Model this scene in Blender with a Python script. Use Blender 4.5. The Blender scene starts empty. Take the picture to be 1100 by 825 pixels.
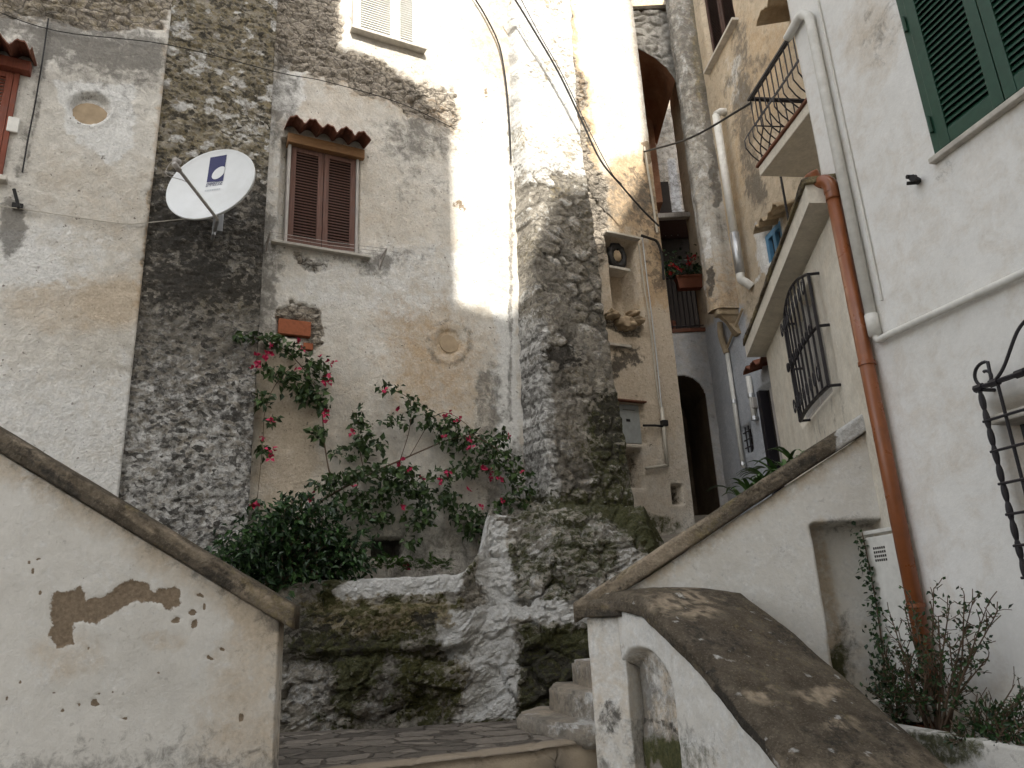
import bpy, bmesh, math, random
import numpy as np
from mathutils import Vector, Matrix
R = math.radians
rng = random.Random(7)
SC = bpy.context.scene
COL = SC.collection

# ------------------------------------------------------------------ camera, sky, sun, exposure
FPX, PITCH, ROLL, ZC = 800.0, math.atan(250 / 800), math.asin(.0507), 0.97
cF = Vector((0, math.cos(PITCH), math.sin(PITCH)))
cU0 = Vector((0, -math.sin(PITCH), math.cos(PITCH)))
cX = Vector((1, 0, 0)) * math.cos(ROLL) - cU0 * math.sin(ROLL)
cY = cU0 * math.cos(ROLL) + Vector((1, 0, 0)) * math.sin(ROLL)
cam = bpy.data.cameras.new('camera')
cam.sensor_width, cam.lens, cam.clip_start, cam.clip_end = 36.0, 36.0 * FPX / 1100, .05, 500
camo = bpy.data.objects.new('camera', cam)
COL.objects.link(camo)
m = Matrix((cX, cY, -cF)).transposed().to_4x4()
m.translation = (0, 0, ZC)
camo.matrix_world = m
SC.camera = camo

SUN = Vector((.17, -.75, .56)).normalized()          # towards the sun
SUN_EL, SUN_AZ = math.asin(SUN.z), math.atan2(SUN.x, SUN.y)
w = bpy.data.worlds.new('World')
SC.world = w
w.use_nodes = True
nt = w.node_tree
bg = nt.nodes['Background']
sky = nt.nodes.new('ShaderNodeTexSky')
sky.sky_type, sky.sun_disc = 'NISHITA', False
sky.sun_elevation, sky.sun_rotation = SUN_EL, SUN_AZ
sky.dust_density, sky.air_density, sky.ozone_density = 3.0, 1.0, .6
hs = nt.nodes.new('ShaderNodeHueSaturation')
hs.inputs['Saturation'].default_value = .30
nt.links.new(sky.outputs[0], hs.inputs['Color'])
tint = nt.nodes.new('ShaderNodeMix')
tint.data_type, tint.blend_type = 'RGBA', 'MULTIPLY'
tint.inputs[0].default_value = 1
tint.inputs[7].default_value = (1.0, .985, .955, 1)
nt.links.new(hs.outputs[0], tint.inputs[6])
nt.links.new(tint.outputs[2], bg.inputs[0])
bg.inputs[1].default_value = .15
sl = bpy.data.lights.new('sun', 'SUN')
sl.energy, sl.angle, sl.color = 2.6, R(.5), (1, .95, .86)
slo = bpy.data.objects.new('sun', sl)
slo.rotation_euler = SUN.to_track_quat('Z', 'Y').to_euler()
slo.location = (6, -12, 16)
COL.objects.link(slo)
vs = SC.view_settings
vs.view_transform, vs.look, vs.gamma, vs.exposure = 'Standard', 'None', 1.0, 1.82
cy = SC.cycles
cy.max_bounces, cy.diffuse_bounces, cy.glossy_bounces, cy.transmission_bounces = 6, 5, 2, 2
cy.use_denoising = True
cy.use_adaptive_sampling, cy.adaptive_threshold = True, .02
cy.caustics_reflective = cy.caustics_refractive = False

# ------------------------------------------------------------------ noise on arrays
def _h(ix, iy, seed):
    n = (ix.astype(np.int64) * 374761393 + iy.astype(np.int64) * 668265263 + seed * 974634777) & 0xffffffff
    n = ((n ^ (n >> 13)) * 1274126177) & 0xffffffff
    n = ((n ^ (n >> 16)) * 2246822519) & 0xffffffff
    return (n ^ (n >> 15)) / 4294967295.0
def vn(x, y, seed=0):
    ix, iy = np.floor(x), np.floor(y)
    fx, fy = x - ix, y - iy
    fx, fy = fx * fx * (3 - 2 * fx), fy * fy * (3 - 2 * fy)
    a, b = _h(ix, iy, seed), _h(ix + 1, iy, seed)
    c, d = _h(ix, iy + 1, seed), _h(ix + 1, iy + 1, seed)
    return (a * (1 - fx) + b * fx) * (1 - fy) + (c * (1 - fx) + d * fx) * fy
def fbm(x, y, o=4, seed=0, g=.5):
    t, a, n = 0, 1, 0
    for i in range(o):
        t = t + a * vn(x * 2 ** i + 17.3 * i, y * 2 ** i - 9.1 * i, seed + i)
        n += a
        a *= g
    return t / n
def vor(x, y, seed=0):
    ix, iy = np.floor(x), np.floor(y)
    f1 = np.full(x.shape, 9.0); f2 = np.full(x.shape, 9.0); cid = np.zeros(x.shape)
    for dx in (-1, 0, 1):
        for dy in (-1, 0, 1):
            cx, cyy = ix + dx, iy + dy
            px, py = cx + _h(cx, cyy, seed), cyy + _h(cx, cyy, seed + 5)
            d = np.hypot(px - x, py - y)
            r = _h(cx, cyy, seed + 9)
            nearer = d < f1
            f2 = np.where(nearer, f1, np.minimum(f2, d))
            cid = np.where(nearer, r, cid)
            f1 = np.minimum(f1, d)
    return f1, f2, cid
def ss(a, b, x):
    t = np.clip((x - a) / (b - a), 0, 1)
    return t * t * (3 - 2 * t)
def rubble(x, y, seed=0, k=5.0, amp=.035):
    wx, wy = x + .10 * (fbm(x * 4, y * 4, 3, seed + 40) - .5), y + .10 * (fbm(x * 4, y * 4, 3, seed + 50) - .5)
    f1, f2, c = vor(wx * k, wy * k * 1.5, seed)
    st = ss(.02, .32, f2 - f1) * (.35 + .65 * c)
    return amp * (st - .4) + amp * .9 * (fbm(x * 9, y * 9, 4, seed + 3) - .5), c, st
# soft shapes drawn on a wall, in image pixel coordinates of the camera view
def blob(x, y, cx, cy_, rx, ry, e=1.0):
    return np.clip(1.0 - e * (np.sqrt(((x - cx) / rx) ** 2 + ((y - cy_) / ry) ** 2) - 1) , 0, 1) * \
        (np.hypot((x - cx) / rx, (y - cy_) / ry) < 1 + 1 / e)
def sdpoly(x, y, pts):
    d = np.full(x.shape, 1e9); ins = np.zeros(x.shape, bool)
    n = len(pts)
    for i in range(n):
        ax, ay = pts[i]; bx, by = pts[(i + 1) % n]
        ex, ey = bx - ax, by - ay
        t = np.clip(((x - ax) * ex + (y - ay) * ey) / (ex * ex + ey * ey + 1e-9), 0, 1)
        d = np.minimum(d, np.hypot(x - ax - t * ex, y - ay - t * ey))
        c = ((ay > y) != (by > y)) & (x < (bx - ax) * (y - ay) / (by - ay + 1e-12) + ax)
        ins ^= c
    return np.where(ins, -d, d)
def poly(x, y, pts, soft=4):
    return 1 - ss(-soft, soft, sdpoly(x, y, pts))
def line(x, y, pts, r, soft=None):
    d = np.full(x.shape, 1e9)
    for (ax, ay), (bx, by) in zip(pts[:-1], pts[1:]):
        ex, ey = bx - ax, by - ay
        t = np.clip(((x - ax) * ex + (y - ay) * ey) / (ex * ex + ey * ey + 1e-9), 0, 1)
        d = np.minimum(d, np.hypot(x - ax - t * ex, y - ay - t * ey))
    return 1 - ss(r * .4, r if soft is None else soft, d)

# ------------------------------------------------------------------ unprojection: image pixel of the camera view -> point on a known wall plane
def ray(x, y):
    return cF * FPX + cX * (x - 550) + cY * (412.5 - y)
def proj(P):
    Q = P - np.array([0, 0, ZC])
    k = Q @ np.array(cF)
    return 550 + FPX * (Q @ np.array(cX)) / k, 412.5 - FPX * (Q @ np.array(cY)) / k
def at(x, y, Y):
    d = ray(x, y)
    return Vector((0, 0, ZC)) + d * (Y / d.y)
class Wall:
    def __init__(s, o, az):
        a = R(az)
        s.o = Vector((o[0], o[1], 0)); s.u = Vector((math.sin(a), math.cos(a), 0))
        s.n = Vector((s.u.y, -s.u.x, 0))
        if s.n.dot(s.o) > 0: s.n = -s.n
    def h(s, x, y, off=0.0):
        d = ray(x, y)
        o = s.o + s.n * off
        P = d * (o.dot(s.n) / d.dot(s.n))
        return (P - s.o).dot(s.u), P.z + ZC
    def P(s, a, z, d=0.0):
        return s.o + s.u * a + s.n * d + Vector((0, 0, z))
    def p(s, x, y, off=0.0):
        return s.P(*s.h(x, y, off), off)
A = Wall((-1.24, 9.2), 63)          # old facade
L = Wall((-1.6, 5.35), 80)          # left stair parapet
B = Wall((.45, 6.2), 97)            # right stair parapet
C = Wall((2.63, 6.28), 164.6)       # white house, front
E = Wall((3.54, 12.5), 172.3)       # ochre house
G = Wall((2.6, 12.6), 90)           # house at the end of the alley
FP = Wall((.72, 5.95), 158)         # parapet beside the lower stairs
KS, KZ = C.h(905, 300)
K = C.P(KS, 0)
D = Wall((K.x, K.y), 9)             # annex of the white house

# ------------------------------------------------------------------ objects
WL = {}
def tag(o, label=None, cat=None, group=None, kind=None):
    if label: o['label'] = label
    if cat: o['category'] = cat
    if group: o['group'] = group
    if kind: o['kind'] = kind
    return o
def thing(name, label, cat, loc, group=None):
    o = bpy.data.objects.new(name, None)
    o.empty_display_size = .2
    COL.objects.link(o)
    o.location = loc
    WL[o.name] = Vector(loc)
    return tag(o, label, cat, group)
def mk(name, V, F, mat, parent=None, attrs=None, smooth=False, loc=None):
    base = WL[parent.name] if parent else (Vector(loc) if loc is not None else Vector((0, 0, 0)))
    V = np.asarray(V, float).reshape(-1, 3) - np.array(base)
    me = bpy.data.meshes.new(name)
    me.from_pydata(V.tolist(), [], F if isinstance(F, list) else F.tolist())
    if attrs:
        for k, v in attrs.items():
            a = me.attributes.new(k, 'FLOAT', 'POINT')
            a.data.foreach_set('value', np.ascontiguousarray(np.asarray(v, np.float32).ravel()))
    if smooth:
        me.polygons.foreach_set('use_smooth', [True] * len(me.polygons))
    me.update()
    if mat: me.materials.append(mat)
    o = bpy.data.objects.new(name, me)
    COL.objects.link(o)
    if parent: o.parent = parent
    else: o.location = base
    WL[o.name] = Vector(base)
    return o
class MB:
    """collects boxes, tubes and sheets, links them as ONE mesh"""
    def __init__(s): s.V, s.F = [], []
    def add(s, V, F):
        k = len(s.V)
        s.V += [tuple(v) for v in V]
        s.F += [[i + k for i in f] for f in F]
        return s
    def hexa(s, P):
        return s.add(P, [(0, 3, 2, 1), (4, 5, 6, 7), (0, 1, 5, 4), (1, 2, 6, 5), (2, 3, 7, 6), (3, 0, 4, 7)])
    def box(s, W, s0, s1, z0, z1, d0, d1, bev=0.0, tilt=0.0):
        """tilt lowers the outer edge"""
        if bev:
            bm = bmesh.new()
            vs_ = [bm.verts.new(W.P(*q)) for q in ((s0, z0, d0), (s1, z0, d0), (s1, z0 - tilt, d1), (s0, z0 - tilt, d1),
                   (s0, z1, d0), (s1, z1, d0), (s1, z1 - tilt, d1), (s0, z1 - tilt, d1))]
            for f in [(0, 3, 2, 1), (4, 5, 6, 7), (0, 1, 5, 4), (1, 2, 6, 5), (2, 3, 7, 6), (3, 0, 4, 7)]:
                bm.faces.new([vs_[i] for i in f])
            bmesh.ops.bevel(bm, geom=list(bm.edges), offset=bev, segments=2, affect='EDGES', profile=.5)
            bm.verts.index_update()
            s.add([v.co.copy() for v in bm.verts], [[v.index for v in f.verts] for f in bm.faces])
            bm.free()
            return s
        return s.hexa([W.P(*q) for q in ((s0, z0, d0), (s1, z0, d0), (s1, z0 - tilt, d1), (s0, z0 - tilt, d1),
                       (s0, z1, d0), (s1, z1, d0), (s1, z1 - tilt, d1), (s0, z1 - tilt, d1))])
    def tube(s, pts, r, n=8, cap=True):
        pts = [Vector(p) for p in pts]
        k = len(pts)
        rr = r if isinstance(r, (list, tuple)) else [r] * k
        V, F = [], []
        nrm = None
        for i, p in enumerate(pts):
            t = (pts[min(i + 1, k - 1)] - pts[max(i - 1, 0)]).normalized()
            if nrm is None:
                nrm = t.orthogonal().normalized()
            nrm = (nrm - t * nrm.dot(t))
            nrm = nrm.normalized() if nrm.length > 1e-6 else t.orthogonal().normalized()
            b = t.cross(nrm)
            for j in range(n):
                a = 2 * math.pi * j / n
                V.append(p + (nrm * math.cos(a) + b * math.sin(a)) * rr[i])
        for i in range(k - 1):
            for j in range(n):
                F.append((i * n + j, i * n + (j + 1) % n, (i + 1) * n + (j + 1) % n, (i + 1) * n + j))
        if cap:
            F.append(tuple(range(n - 1, -1, -1)))
            F.append(tuple((k - 1) * n + j for j in range(n)))
        return s.add(V, F)
    def build(s, name, mat, parent=None, loc=None, smooth=False):
        return mk(name, s.V, s.F, mat, parent, smooth=smooth, loc=loc)
def curve_pts(P, n=8):
    """Catmull-Rom through points"""
    P = [Vector(p) for p in P]
    Q = [P[0] * 2 - P[1]] + P + [P[-1] * 2 - P[-2]]
    out = []
    for i in range(1, len(Q) - 2):
        for j in range(n):
            t = j / n
            a, b, c, d = Q[i - 1], Q[i], Q[i + 1], Q[i + 2]
            out.append(.5 * ((2 * b) + (c - a) * t + (2 * a - 5 * b + 4 * c - d) * t * t + (3 * b - 3 * c + d - a) * t ** 3))
    out.append(P[-1])
    return out
def grid_faces(n, mm):
    i = np.arange(n - 1)[:, None]; j = np.arange(mm - 1)[None, :]
    a = (i * mm + j)
    return np.stack([a, a + mm, a + mm + 1, a + 1], -1).reshape(-1, 4)
def panel(name, W, s0, s1, z0, z1, res, mat, parent, fn=None, thick=0, warp=.0, label=None, hole=None):
    """a wall face as a fine sheet; fn(S,Z,X,Y) -> displacement, dict of stain and shade masks. z0/z1 may be functions of s"""
    n = max(2, int(round((s1 - s0) / res)) + 1)
    zt = z1 if callable(z1) else (lambda s: np.full_like(s, z1))
    zb = z0 if callable(z0) else (lambda s: np.full_like(s, z0))
    s = np.linspace(s0, s1, n)
    hh = np.max(zt(s) - zb(s))
    mm = max(2, int(round(hh / res)) + 1)
    t = np.linspace(0, 1, mm)
    S = np.repeat(s[:, None], mm, 1)
    Z = zb(s)[:, None] * (1 - t) + zt(s)[:, None] * t
    o, u, nn = np.array(W.o), np.array(W.u), np.array(W.n)
    base = o + S[..., None] * u + Z[..., None] * np.array([0, 0, 1.0])
    X, Y = proj(base)
    d, at_ = (np.zeros_like(S), {}) if fn is None else fn(S, Z, X, Y)
    V = base + d[..., None] * nn
    F = grid_faces(n, mm)
    if hole is not None:
        keep = ~hole(S, Z).ravel()
        F = F[keep[F].any(axis=1)]
    V = V.reshape(-1, 3)
    if thick:
        F = F.tolist()
        ring = [i * mm for i in range(n)] + [(n - 1) * mm + j for j in range(1, mm)] + \
               [i * mm + mm - 1 for i in range(n - 2, -1, -1)] + [j for j in range(mm - 2, 0, -1)]
        k = len(V)
        bv = base.reshape(-1, 3)[ring] - thick * nn
        V = np.concatenate([V, bv])
        q = len(ring)
        for i in range(q):
            F.append([ring[(i + 1) % q], ring[i], k + i, k + (i + 1) % q])
        F.append([k + i for i in range(q)])
        at_ = {a: np.concatenate([v.ravel(), v.ravel()[ring]]) for a, v in at_.items()}
    ob = mk(name, V, F, mat, parent, at_, smooth=True)
    if label: ob['label'] = label
    return ob
def bar(name, path, wv, hgt, mat, parent, res=.03, amp=.008, dome=0.0, fn=None, seed=0, rnd=.025):
    """a coping: a rounded, worn bar swept along path. wv(i) = (left vec, right vec) from the path, hgt = thickness downwards"""
    pts = []
    for a, b in zip(path[:-1], path[1:]):
        n = max(1, int((Vector(b) - Vector(a)).length / res))
        pts += [Vector(a).lerp(Vector(b), i / n) for i in range(n)]
    pts.append(Vector(path[-1]))
    # section: (lateral 0..1, vertical -1..0)
    nl = max(6, int((wv[1] - wv[0]).length / res))
    wid = (wv[1] - wv[0]).length
    sec = []
    for i in range(nl + 1):
        a = i / nl
        e = min(a, 1 - a) * wid
        sec.append((a, -max(0, rnd - e) ** 2 / rnd * .9 + dome * (1 - (2 * a - 1) ** 2)))
    nv = max(3, int(hgt / res))
    for i in range(1, nv): sec.append((1 + (.006 / wid) * 0, -rnd - (hgt - rnd) * i / nv))
    for i in range(nl // 2 + 1):
        sec.append((1 - i / (nl // 2), -hgt))
    for i in range(nv - 1, 0, -1): sec.append((0, -rnd - (hgt - rnd) * i / nv))
    k = len(sec)
    la = np.array([q[0] for q in sec]); ve = np.array([q[1] for q in sec])
    Pp = np.array([list(q) for q in pts])
    lv, rv = np.array(wv[0]), np.array(wv[1])
    V = Pp[:, None, :] + (lv[None] * (1 - la)[:, None] + rv[None] * la[:, None])[None] + ve[None, :, None] * np.array([0, 0, 1.0])
    ln = np.arange(len(pts))[:, None] * res
    per = np.cumsum(np.hypot(np.diff(la, prepend=la[0]) * wid, np.diff(ve, prepend=ve[0])))[None, :]
    LN, PE = np.broadcast_to(ln, V.shape[:2]), np.broadcast_to(per, V.shape[:2])
    nz = amp * 2 * (fbm(LN * 7, PE * 7, 5, seed, .6) - .5) + amp * 2.5 * (fbm(LN * 1.7, PE * 1.7, 2, seed + 9) - .5)
    cen = V.mean(1, keepdims=True)
    dirn = V - cen
    dirn /= np.linalg.norm(dirn, axis=2, keepdims=True) + 1e-9
    V = V + dirn * nz[..., None]
    X, Y = proj(V)
    at_ = fn(LN, PE, X, Y, la[None, :] + 0 * LN, ve[None, :] + 0 * LN) if fn else {}
    n = len(pts)
    F = []
    for i in range(n - 1):
        for j in range(k):
            F.append([i * k + j, (i + 1) * k + j, (i + 1) * k + (j + 1) % k, i * k + (j + 1) % k])
    F.append([j for j in range(k)]); F.append([(n - 1) * k + j for j in range(k - 1, -1, -1)])
    return mk(name, V.reshape(-1, 3), F, mat, parent, at_, smooth=True)

# ------------------------------------------------------------------ materials
class NT:
    def __init__(s, name):
        s.m = bpy.data.materials.new(name)
        s.m.use_nodes = True
        s.t = s.m.node_tree
        s.b = s.t.nodes['Principled BSDF']
        s.co = s.t.nodes.new('ShaderNodeTexCoord').outputs['Object']
    def l(s, a, b): s.t.links.new(a, b)
    def noise(s, scale, det=6, rough=.6, dist=0.0, co=None, stretch=None):
        n = s.t.nodes.new('ShaderNodeTexNoise')
        n.inputs['Scale'].default_value, n.inputs['Detail'].default_value = scale, det
        n.inputs['Roughness'].default_value, n.inputs['Distortion'].default_value = rough, dist
        c = co or s.co
        if stretch:
            mp = s.t.nodes.new('ShaderNodeMapping')
            mp.inputs['Scale'].default_value = stretch
            s.l(c, mp.inputs[0]); c = mp.outputs[0]
        s.l(c, n.inputs['Vector'])
        return n.outputs['Fac']
    def vor(s, scale, feature='F1', stretch=None, rand=1.0, co=None):
        n = s.t.nodes.new('ShaderNodeTexVoronoi')
        n.feature = feature
        n.inputs['Scale'].default_value = scale
        n.inputs['Randomness'].default_value = rand
        c = co or s.co
        if stretch:
            mp = s.t.nodes.new('ShaderNodeMapping')
            mp.inputs['Scale'].default_value = stretch
            s.l(c, mp.inputs[0]); c = mp.outputs[0]
        s.l(c, n.inputs['Vector'])
        return n
    def math(s, op, a, b=None, c=None, clamp=False):
        n = s.t.nodes.new('ShaderNodeMath')
        n.operation, n.use_clamp = op, clamp
        for i, v in enumerate((a, b, c)):
            if v is None: continue
            if isinstance(v, (int, float)): n.inputs[i].default_value = v
            else: s.l(v, n.inputs[i])
        return n.outputs[0]
    def maprange(s, v, a, b, c=0.0, d=1.0, smooth=False):
        n = s.t.nodes.new('ShaderNodeMapRange')
        n.clamp = True
        if smooth: n.interpolation_type = 'SMOOTHSTEP'
        s.l(v, n.inputs[0])
        for i, q in enumerate((a, b, c, d)): n.inputs[i + 1].default_value = q
        return n.outputs[0]
    def mix(s, f, a, b, mode='MIX'):
        n = s.t.nodes.new('ShaderNodeMix')
        n.data_type, n.blend_type = 'RGBA', mode
        if isinstance(f, (int, float)): n.inputs[0].default_value = f
        else: s.l(f, n.inputs[0])
        for i, v in ((6, a), (7, b)):
            if isinstance(v, tuple): n.inputs[i].default_value = (*v, 1) if len(v) == 3 else v
            else: s.l(v, n.inputs[i])
        return n.outputs[2]
    def attr(s, name):
        n = s.t.nodes.new('ShaderNodeAttribute')
        n.attribute_name = name
        return n.outputs['Fac']
    def val(s, v, lo, hi):
        """grey value as colour"""
        x = s.maprange(v, .25, .75, lo, hi)
        c = s.t.nodes.new('ShaderNodeCombineColor')
        for i in range(3): s.l(x, c.inputs[i])
        return c.outputs[0]
    def bump(s, hts, dist=.01, strength=1.0):
        h = None
        for v, k in hts:
            q = s.math('MULTIPLY', v, k)
            h = q if h is None else s.math('ADD', h, q)
        n = s.t.nodes.new('ShaderNodeBump')
        n.inputs['Distance'].default_value, n.inputs['Strength'].default_value = dist, strength
        s.l(h, n.inputs['Height'])
        s.l(n.outputs[0], s.b.inputs['Normal'])
    def done(s, col, rough=.9, spec=.2, metal=0.0):
        if isinstance(col, tuple): s.b.inputs['Base Color'].default_value = (*col, 1)
        else: s.l(col, s.b.inputs['Base Color'])
        if isinstance(rough, (int, float)): s.b.inputs['Roughness'].default_value = rough
        else: s.l(rough, s.b.inputs['Roughness'])
        s.b.inputs['Specular IOR Level'].default_value = spec
        s.b.inputs['Metallic'].default_value = metal
        return s.m
LAY = {   # stain and painted-shade layers: colour a, colour b, break-up noise scale, break-up amount, sharpness
    'tan':    ((.45, .365, .265), (.55, .455, .34), 5, .9, 1.5),
    'ochre':  ((.40, .28, .16), (.50, .37, .235), 7, 1.2, 1.6),
    'rubble': ((.22, .195, .165), (.44, .39, .32), 6, .9, 4.0),
    'white':  ((.60, .60, .585), (.74, .735, .71), 6, 1.2, 3.0),
    'blue':   ((.42, .44, .47), (.50, .515, .54), 2, .4, 2.5),
    'peel':   ((.17, .13, .09), (.27, .21, .15), 10, 1.25, 6.0),
    'grime_shade':  ((.085, .08, .07), (.14, .13, .115), 8, 1.5, 2.2),
    'lichen': ((.19, .15, .072), (.31, .255, .145), 9, 1.4, 2.2),
    'moss':   ((.032, .038, .011), (.085, .084, .030), 9, 1.2, 2.6),
    'dark':   ((.035, .032, .028), (.06, .055, .048), 10, 1.3, 3.0),
}
def aged(name, ca, cb, layers=(), big=.9, speck=.0, bumps=1.0, rough=.92, streak=.0, seed=0, relief=.012, var=1.0, ls=1.0, crack=(), grain=0.0, cellc=(.72, 1.30), gate=None):
    n = NT(name)
    off = n.t.nodes.new('ShaderNodeVectorMath')
    off.operation = 'ADD'
    off.inputs[1].default_value = (seed * 3.7, seed * 1.9, seed * 2.3)
    n.l(n.co, off.inputs[0]); n.co = off.outputs[0]
    N1 = n.noise(big, 7, .62, .3)
    N2 = n.noise(6.5, 9, .68, .2)
    N3 = n.noise(38, 6, .65)
    c = n.mix(n.maprange(N1, .36, .64), ca, cb)
    c = n.mix(1.0, c, n.val(N2, 1 - .20 * var, 1 + .14 * var), 'MULTIPLY')
    c = n.mix(1.0, c, n.val(N3, 1 - .14 * var, 1 + .10 * var), 'MULTIPLY')
    cracks, chips, late = [], None, []
    if crack:
        wn = n.t.nodes.new('ShaderNodeTexNoise')
        wn.inputs['Scale'].default_value, wn.inputs['Detail'].default_value = 5.0, 5
        n.l(n.co, wn.inputs['Vector'])
        wa = n.t.nodes.new('ShaderNodeVectorMath'); wa.operation = 'MULTIPLY_ADD'
        n.l(wn.outputs['Color'], wa.inputs[0]); wa.inputs[1].default_value = (.16, .16, .16); n.l(n.co, wa.inputs[2])
        vc_ = n.vor(17, 'F1', (1, 1, 1.5), co=wa.outputs[0])
        sp_ = n.t.nodes.new('ShaderNodeSeparateColor'); n.l(vc_.outputs['Color'], sp_.inputs[0])
        chips = n.maprange(sp_.outputs[0], 0, 1, .25, .75)
        if not gate: c = n.mix(1.0, c, n.val(chips, .82, 1.16), 'MULTIPLY')
        for sc_, amt in crack:
            ed_ = n.vor(sc_, 'DISTANCE_TO_EDGE', (1, 1, 1.5), co=wa.outputs[0]).outputs['Distance']
            where = n.maprange(n.noise(sc_ * .55 + 1, 4, .6), .40, .62)
            if gate: where = n.maprange(n.attr(gate), .35, .7)
            ln_ = n.math('MULTIPLY', n.maprange(ed_, .01, .07, 1, 0), where)
            late.append((n.math('MULTIPLY', ln_, amt), (.075, .065, .055)))
            if not gate: c = n.mix(*[late[-1][0], c, late[-1][1]])
            cracks += [(n.math('MULTIPLY', n.maprange(ed_, 0, .16, 0, 1), where), 1.5 * 5 / sc_ * amt)]
        if not gate: cracks += [(chips, .35)]
    if grain:
        c = n.mix(n.maprange(n.noise(75, 3, .6), .56, .70, 0, grain), c, (.29, .25, .195))
        c = n.mix(n.maprange(n.noise(48, 4, .7), .56, .70, 0, grain), c, (.07, .055, .04))
    if 'cell' in layers:
        cv = n.maprange(n.attr('cell'), 0, 1, cellc[0], cellc[1])
        cc = n.t.nodes.new('ShaderNodeCombineColor')
        for i in range(3): n.l(cv, cc.inputs[i])
        c = n.mix(1.0, c, cc.outputs[0], 'MULTIPLY')
        layers = tuple(a for a in layers if a != 'cell')
    if streak:
        ns = n.noise(2.2, 6, .6, 0, stretch=(5, 5, .35))
        c = n.mix(n.maprange(ns, .52, .72, 0, streak), c, (.16, .14, .115))
    for i, a in enumerate(layers):
        p, q, sc, br, sh = LAY[a]
        sc = sc * ls
        nb = n.noise(sc, 9, .74, .4 if gate or not crack else .05)
        if crack and not gate: nb = n.math('MULTIPLY_ADD', chips, .35, n.math('MULTIPLY', nb, .65))
        f = n.math('MULTIPLY_ADD', n.math('SUBTRACT', nb, .5), br * (2.3 if crack and not gate else 1.5), n.attr(a))
        f = n.math('MULTIPLY_ADD', n.math('SUBTRACT', f, .5), sh, .5, clamp=True)
        g = n.math('MULTIPLY', f, n.math('MULTIPLY', n.attr(a), 8, clamp=True))
        g = n.math('MULTIPLY', g, dict(grime_shade=.74, tan=.8, white=.86, lichen=.84, ochre=.85, dark=.85, moss=.92).get(a, 1.0))
        lc = n.mix(n.maprange(n.noise(sc * 2.6 + 3, 6, .7), .36, .64), p, q)
        lc = n.mix(1.0, lc, n.val(N3, .78, 1.16), 'MULTIPLY')
        c = n.mix(g, c, lc)
    if gate:
        for f_, k_ in late: c = n.mix(f_, c, k_)
    if speck:
        v = n.noise(24, 3, .5)
        w_ = n.noise(3.0, 3, .5)
        f = n.math('MULTIPLY', n.maprange(v, .66, .70), n.maprange(w_, .42, .62, .0, speck))
        c = n.mix(f, c, (.16, .14, .12))
    n.bump([(N2, 1.6 * bumps), (N3, .5 * bumps), (n.noise(110, 3, .6), .16 * bumps)] + cracks, relief)
    return n.done(c, rough, .15)
def plain(name, col, rough=.5, spec=.4, metal=0.0, var=.12, scale=14, bump=.0, dirt=None, dirt_amt=.5):
    n = NT(name)
    a = n.noise(scale, 6, .6)
    c = n.mix(1.0, col, n.val(a, 1 - var, 1 + var), 'MULTIPLY')
    if dirt:
        c = n.mix(n.maprange(n.noise(scale * .35, 8, .7), .48, .72, 0, dirt_amt), c, dirt)
    if bump: n.bump([(a, 1.0)], bump)
    return n.done(c, n.maprange(n.noise(scale * .7, 4), .3, .7, max(0, rough - .1), min(1, rough + .1)), spec, metal)
def wood(name, col, col2, stretch=(1, 1, .06), scale=60):
    n = NT(name)
    g = n.noise(scale, 6, .65, .5, stretch=stretch)
    c = n.mix(n.maprange(g, .3, .7), col, col2)
    c = n.mix(n.maprange(n.noise(5, 6, .7), .5, .75, 0, .6), c, tuple(x * .55 + .06 for x in col))
    n.bump([(g, 1)], .003)
    return n.done(c, .75, .25)
def leafmat(name, c1, c2, rough=.45):
    n = NT(name)
    c = n.mix(n.attr('tint'), c1, c2)
    m_ = n.done(c, rough, .35)
    n.b.inputs['Subsurface Weight'].default_value = 0
    return m_
M = {}
ALL = ('cell', 'tan', 'ochre', 'rubble', 'white', 'peel', 'lichen', 'grime_shade', 'moss', 'dark')
M['old'] = aged('old_plaster', (.55, .52, .465), (.65, .625, .575), ALL, speck=.9, bumps=1.7, seed=1, relief=.014, var=1.25, crack=((5.5, .75), (12, .45)), gate='rubble', cellc=(.6, 1.42))
M['stone'] = aged('rubble_stone', (.27, .247, .21), (.43, .395, .335), ('cell', 'white', 'lichen', 'grime_shade', 'moss', 'dark'), big=3.0, bumps=2.6, speck=.4, seed=2, relief=.02, var=1.3, ls=1.7, crack=((4.2, .40), (12, .40)), cellc=(.66, 1.38))
M['rock'] = aged('mossy_rock', (.27, .25, .21), (.42, .39, .335), ('cell', 'white', 'grime_shade', 'lichen', 'moss', 'dark'), big=2.4, bumps=2.6, seed=3, relief=.022, var=1.3, ls=1.5, crack=((2.4, .18), (8, .38)))
M['para'] = aged('painted_parapet', (.61, .59, .545), (.69, .672, .63), ('tan', 'white', 'peel', 'grime_shade', 'dark', 'moss'), bumps=.5, speck=.25, seed=4, var=.45, ls=1.4)
M['white'] = aged('white_plaster', (.72, .71, .68), (.775, .768, .745), ('tan', 'grime_shade', 'moss'), big=.7, bumps=.35, seed=5, relief=.008, var=.35, streak=.05)
M['cope'] = aged('weathered_coping', (.098, .080, .059), (.165, .138, .104), ('tan', 'white', 'lichen', 'dark'), big=5, bumps=2.4, speck=.6, seed=6, var=1.9, ls=2.2, relief=.016, grain=.55)
M['ochre_wall'] = aged('ochre_plaster', (.46, .385, .29), (.58, .495, .38), ('ochre', 'blue', 'white', 'grime_shade', 'dark'), bumps=.9, speck=.5, seed=7)
M['grey_wall'] = aged('grey_plaster', (.40, .385, .35), (.52, .50, .455), ('ochre', 'blue', 'white', 'lichen', 'grime_shade', 'dark'), bumps=1.3, speck=.4, streak=.6, seed=8)
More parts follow.
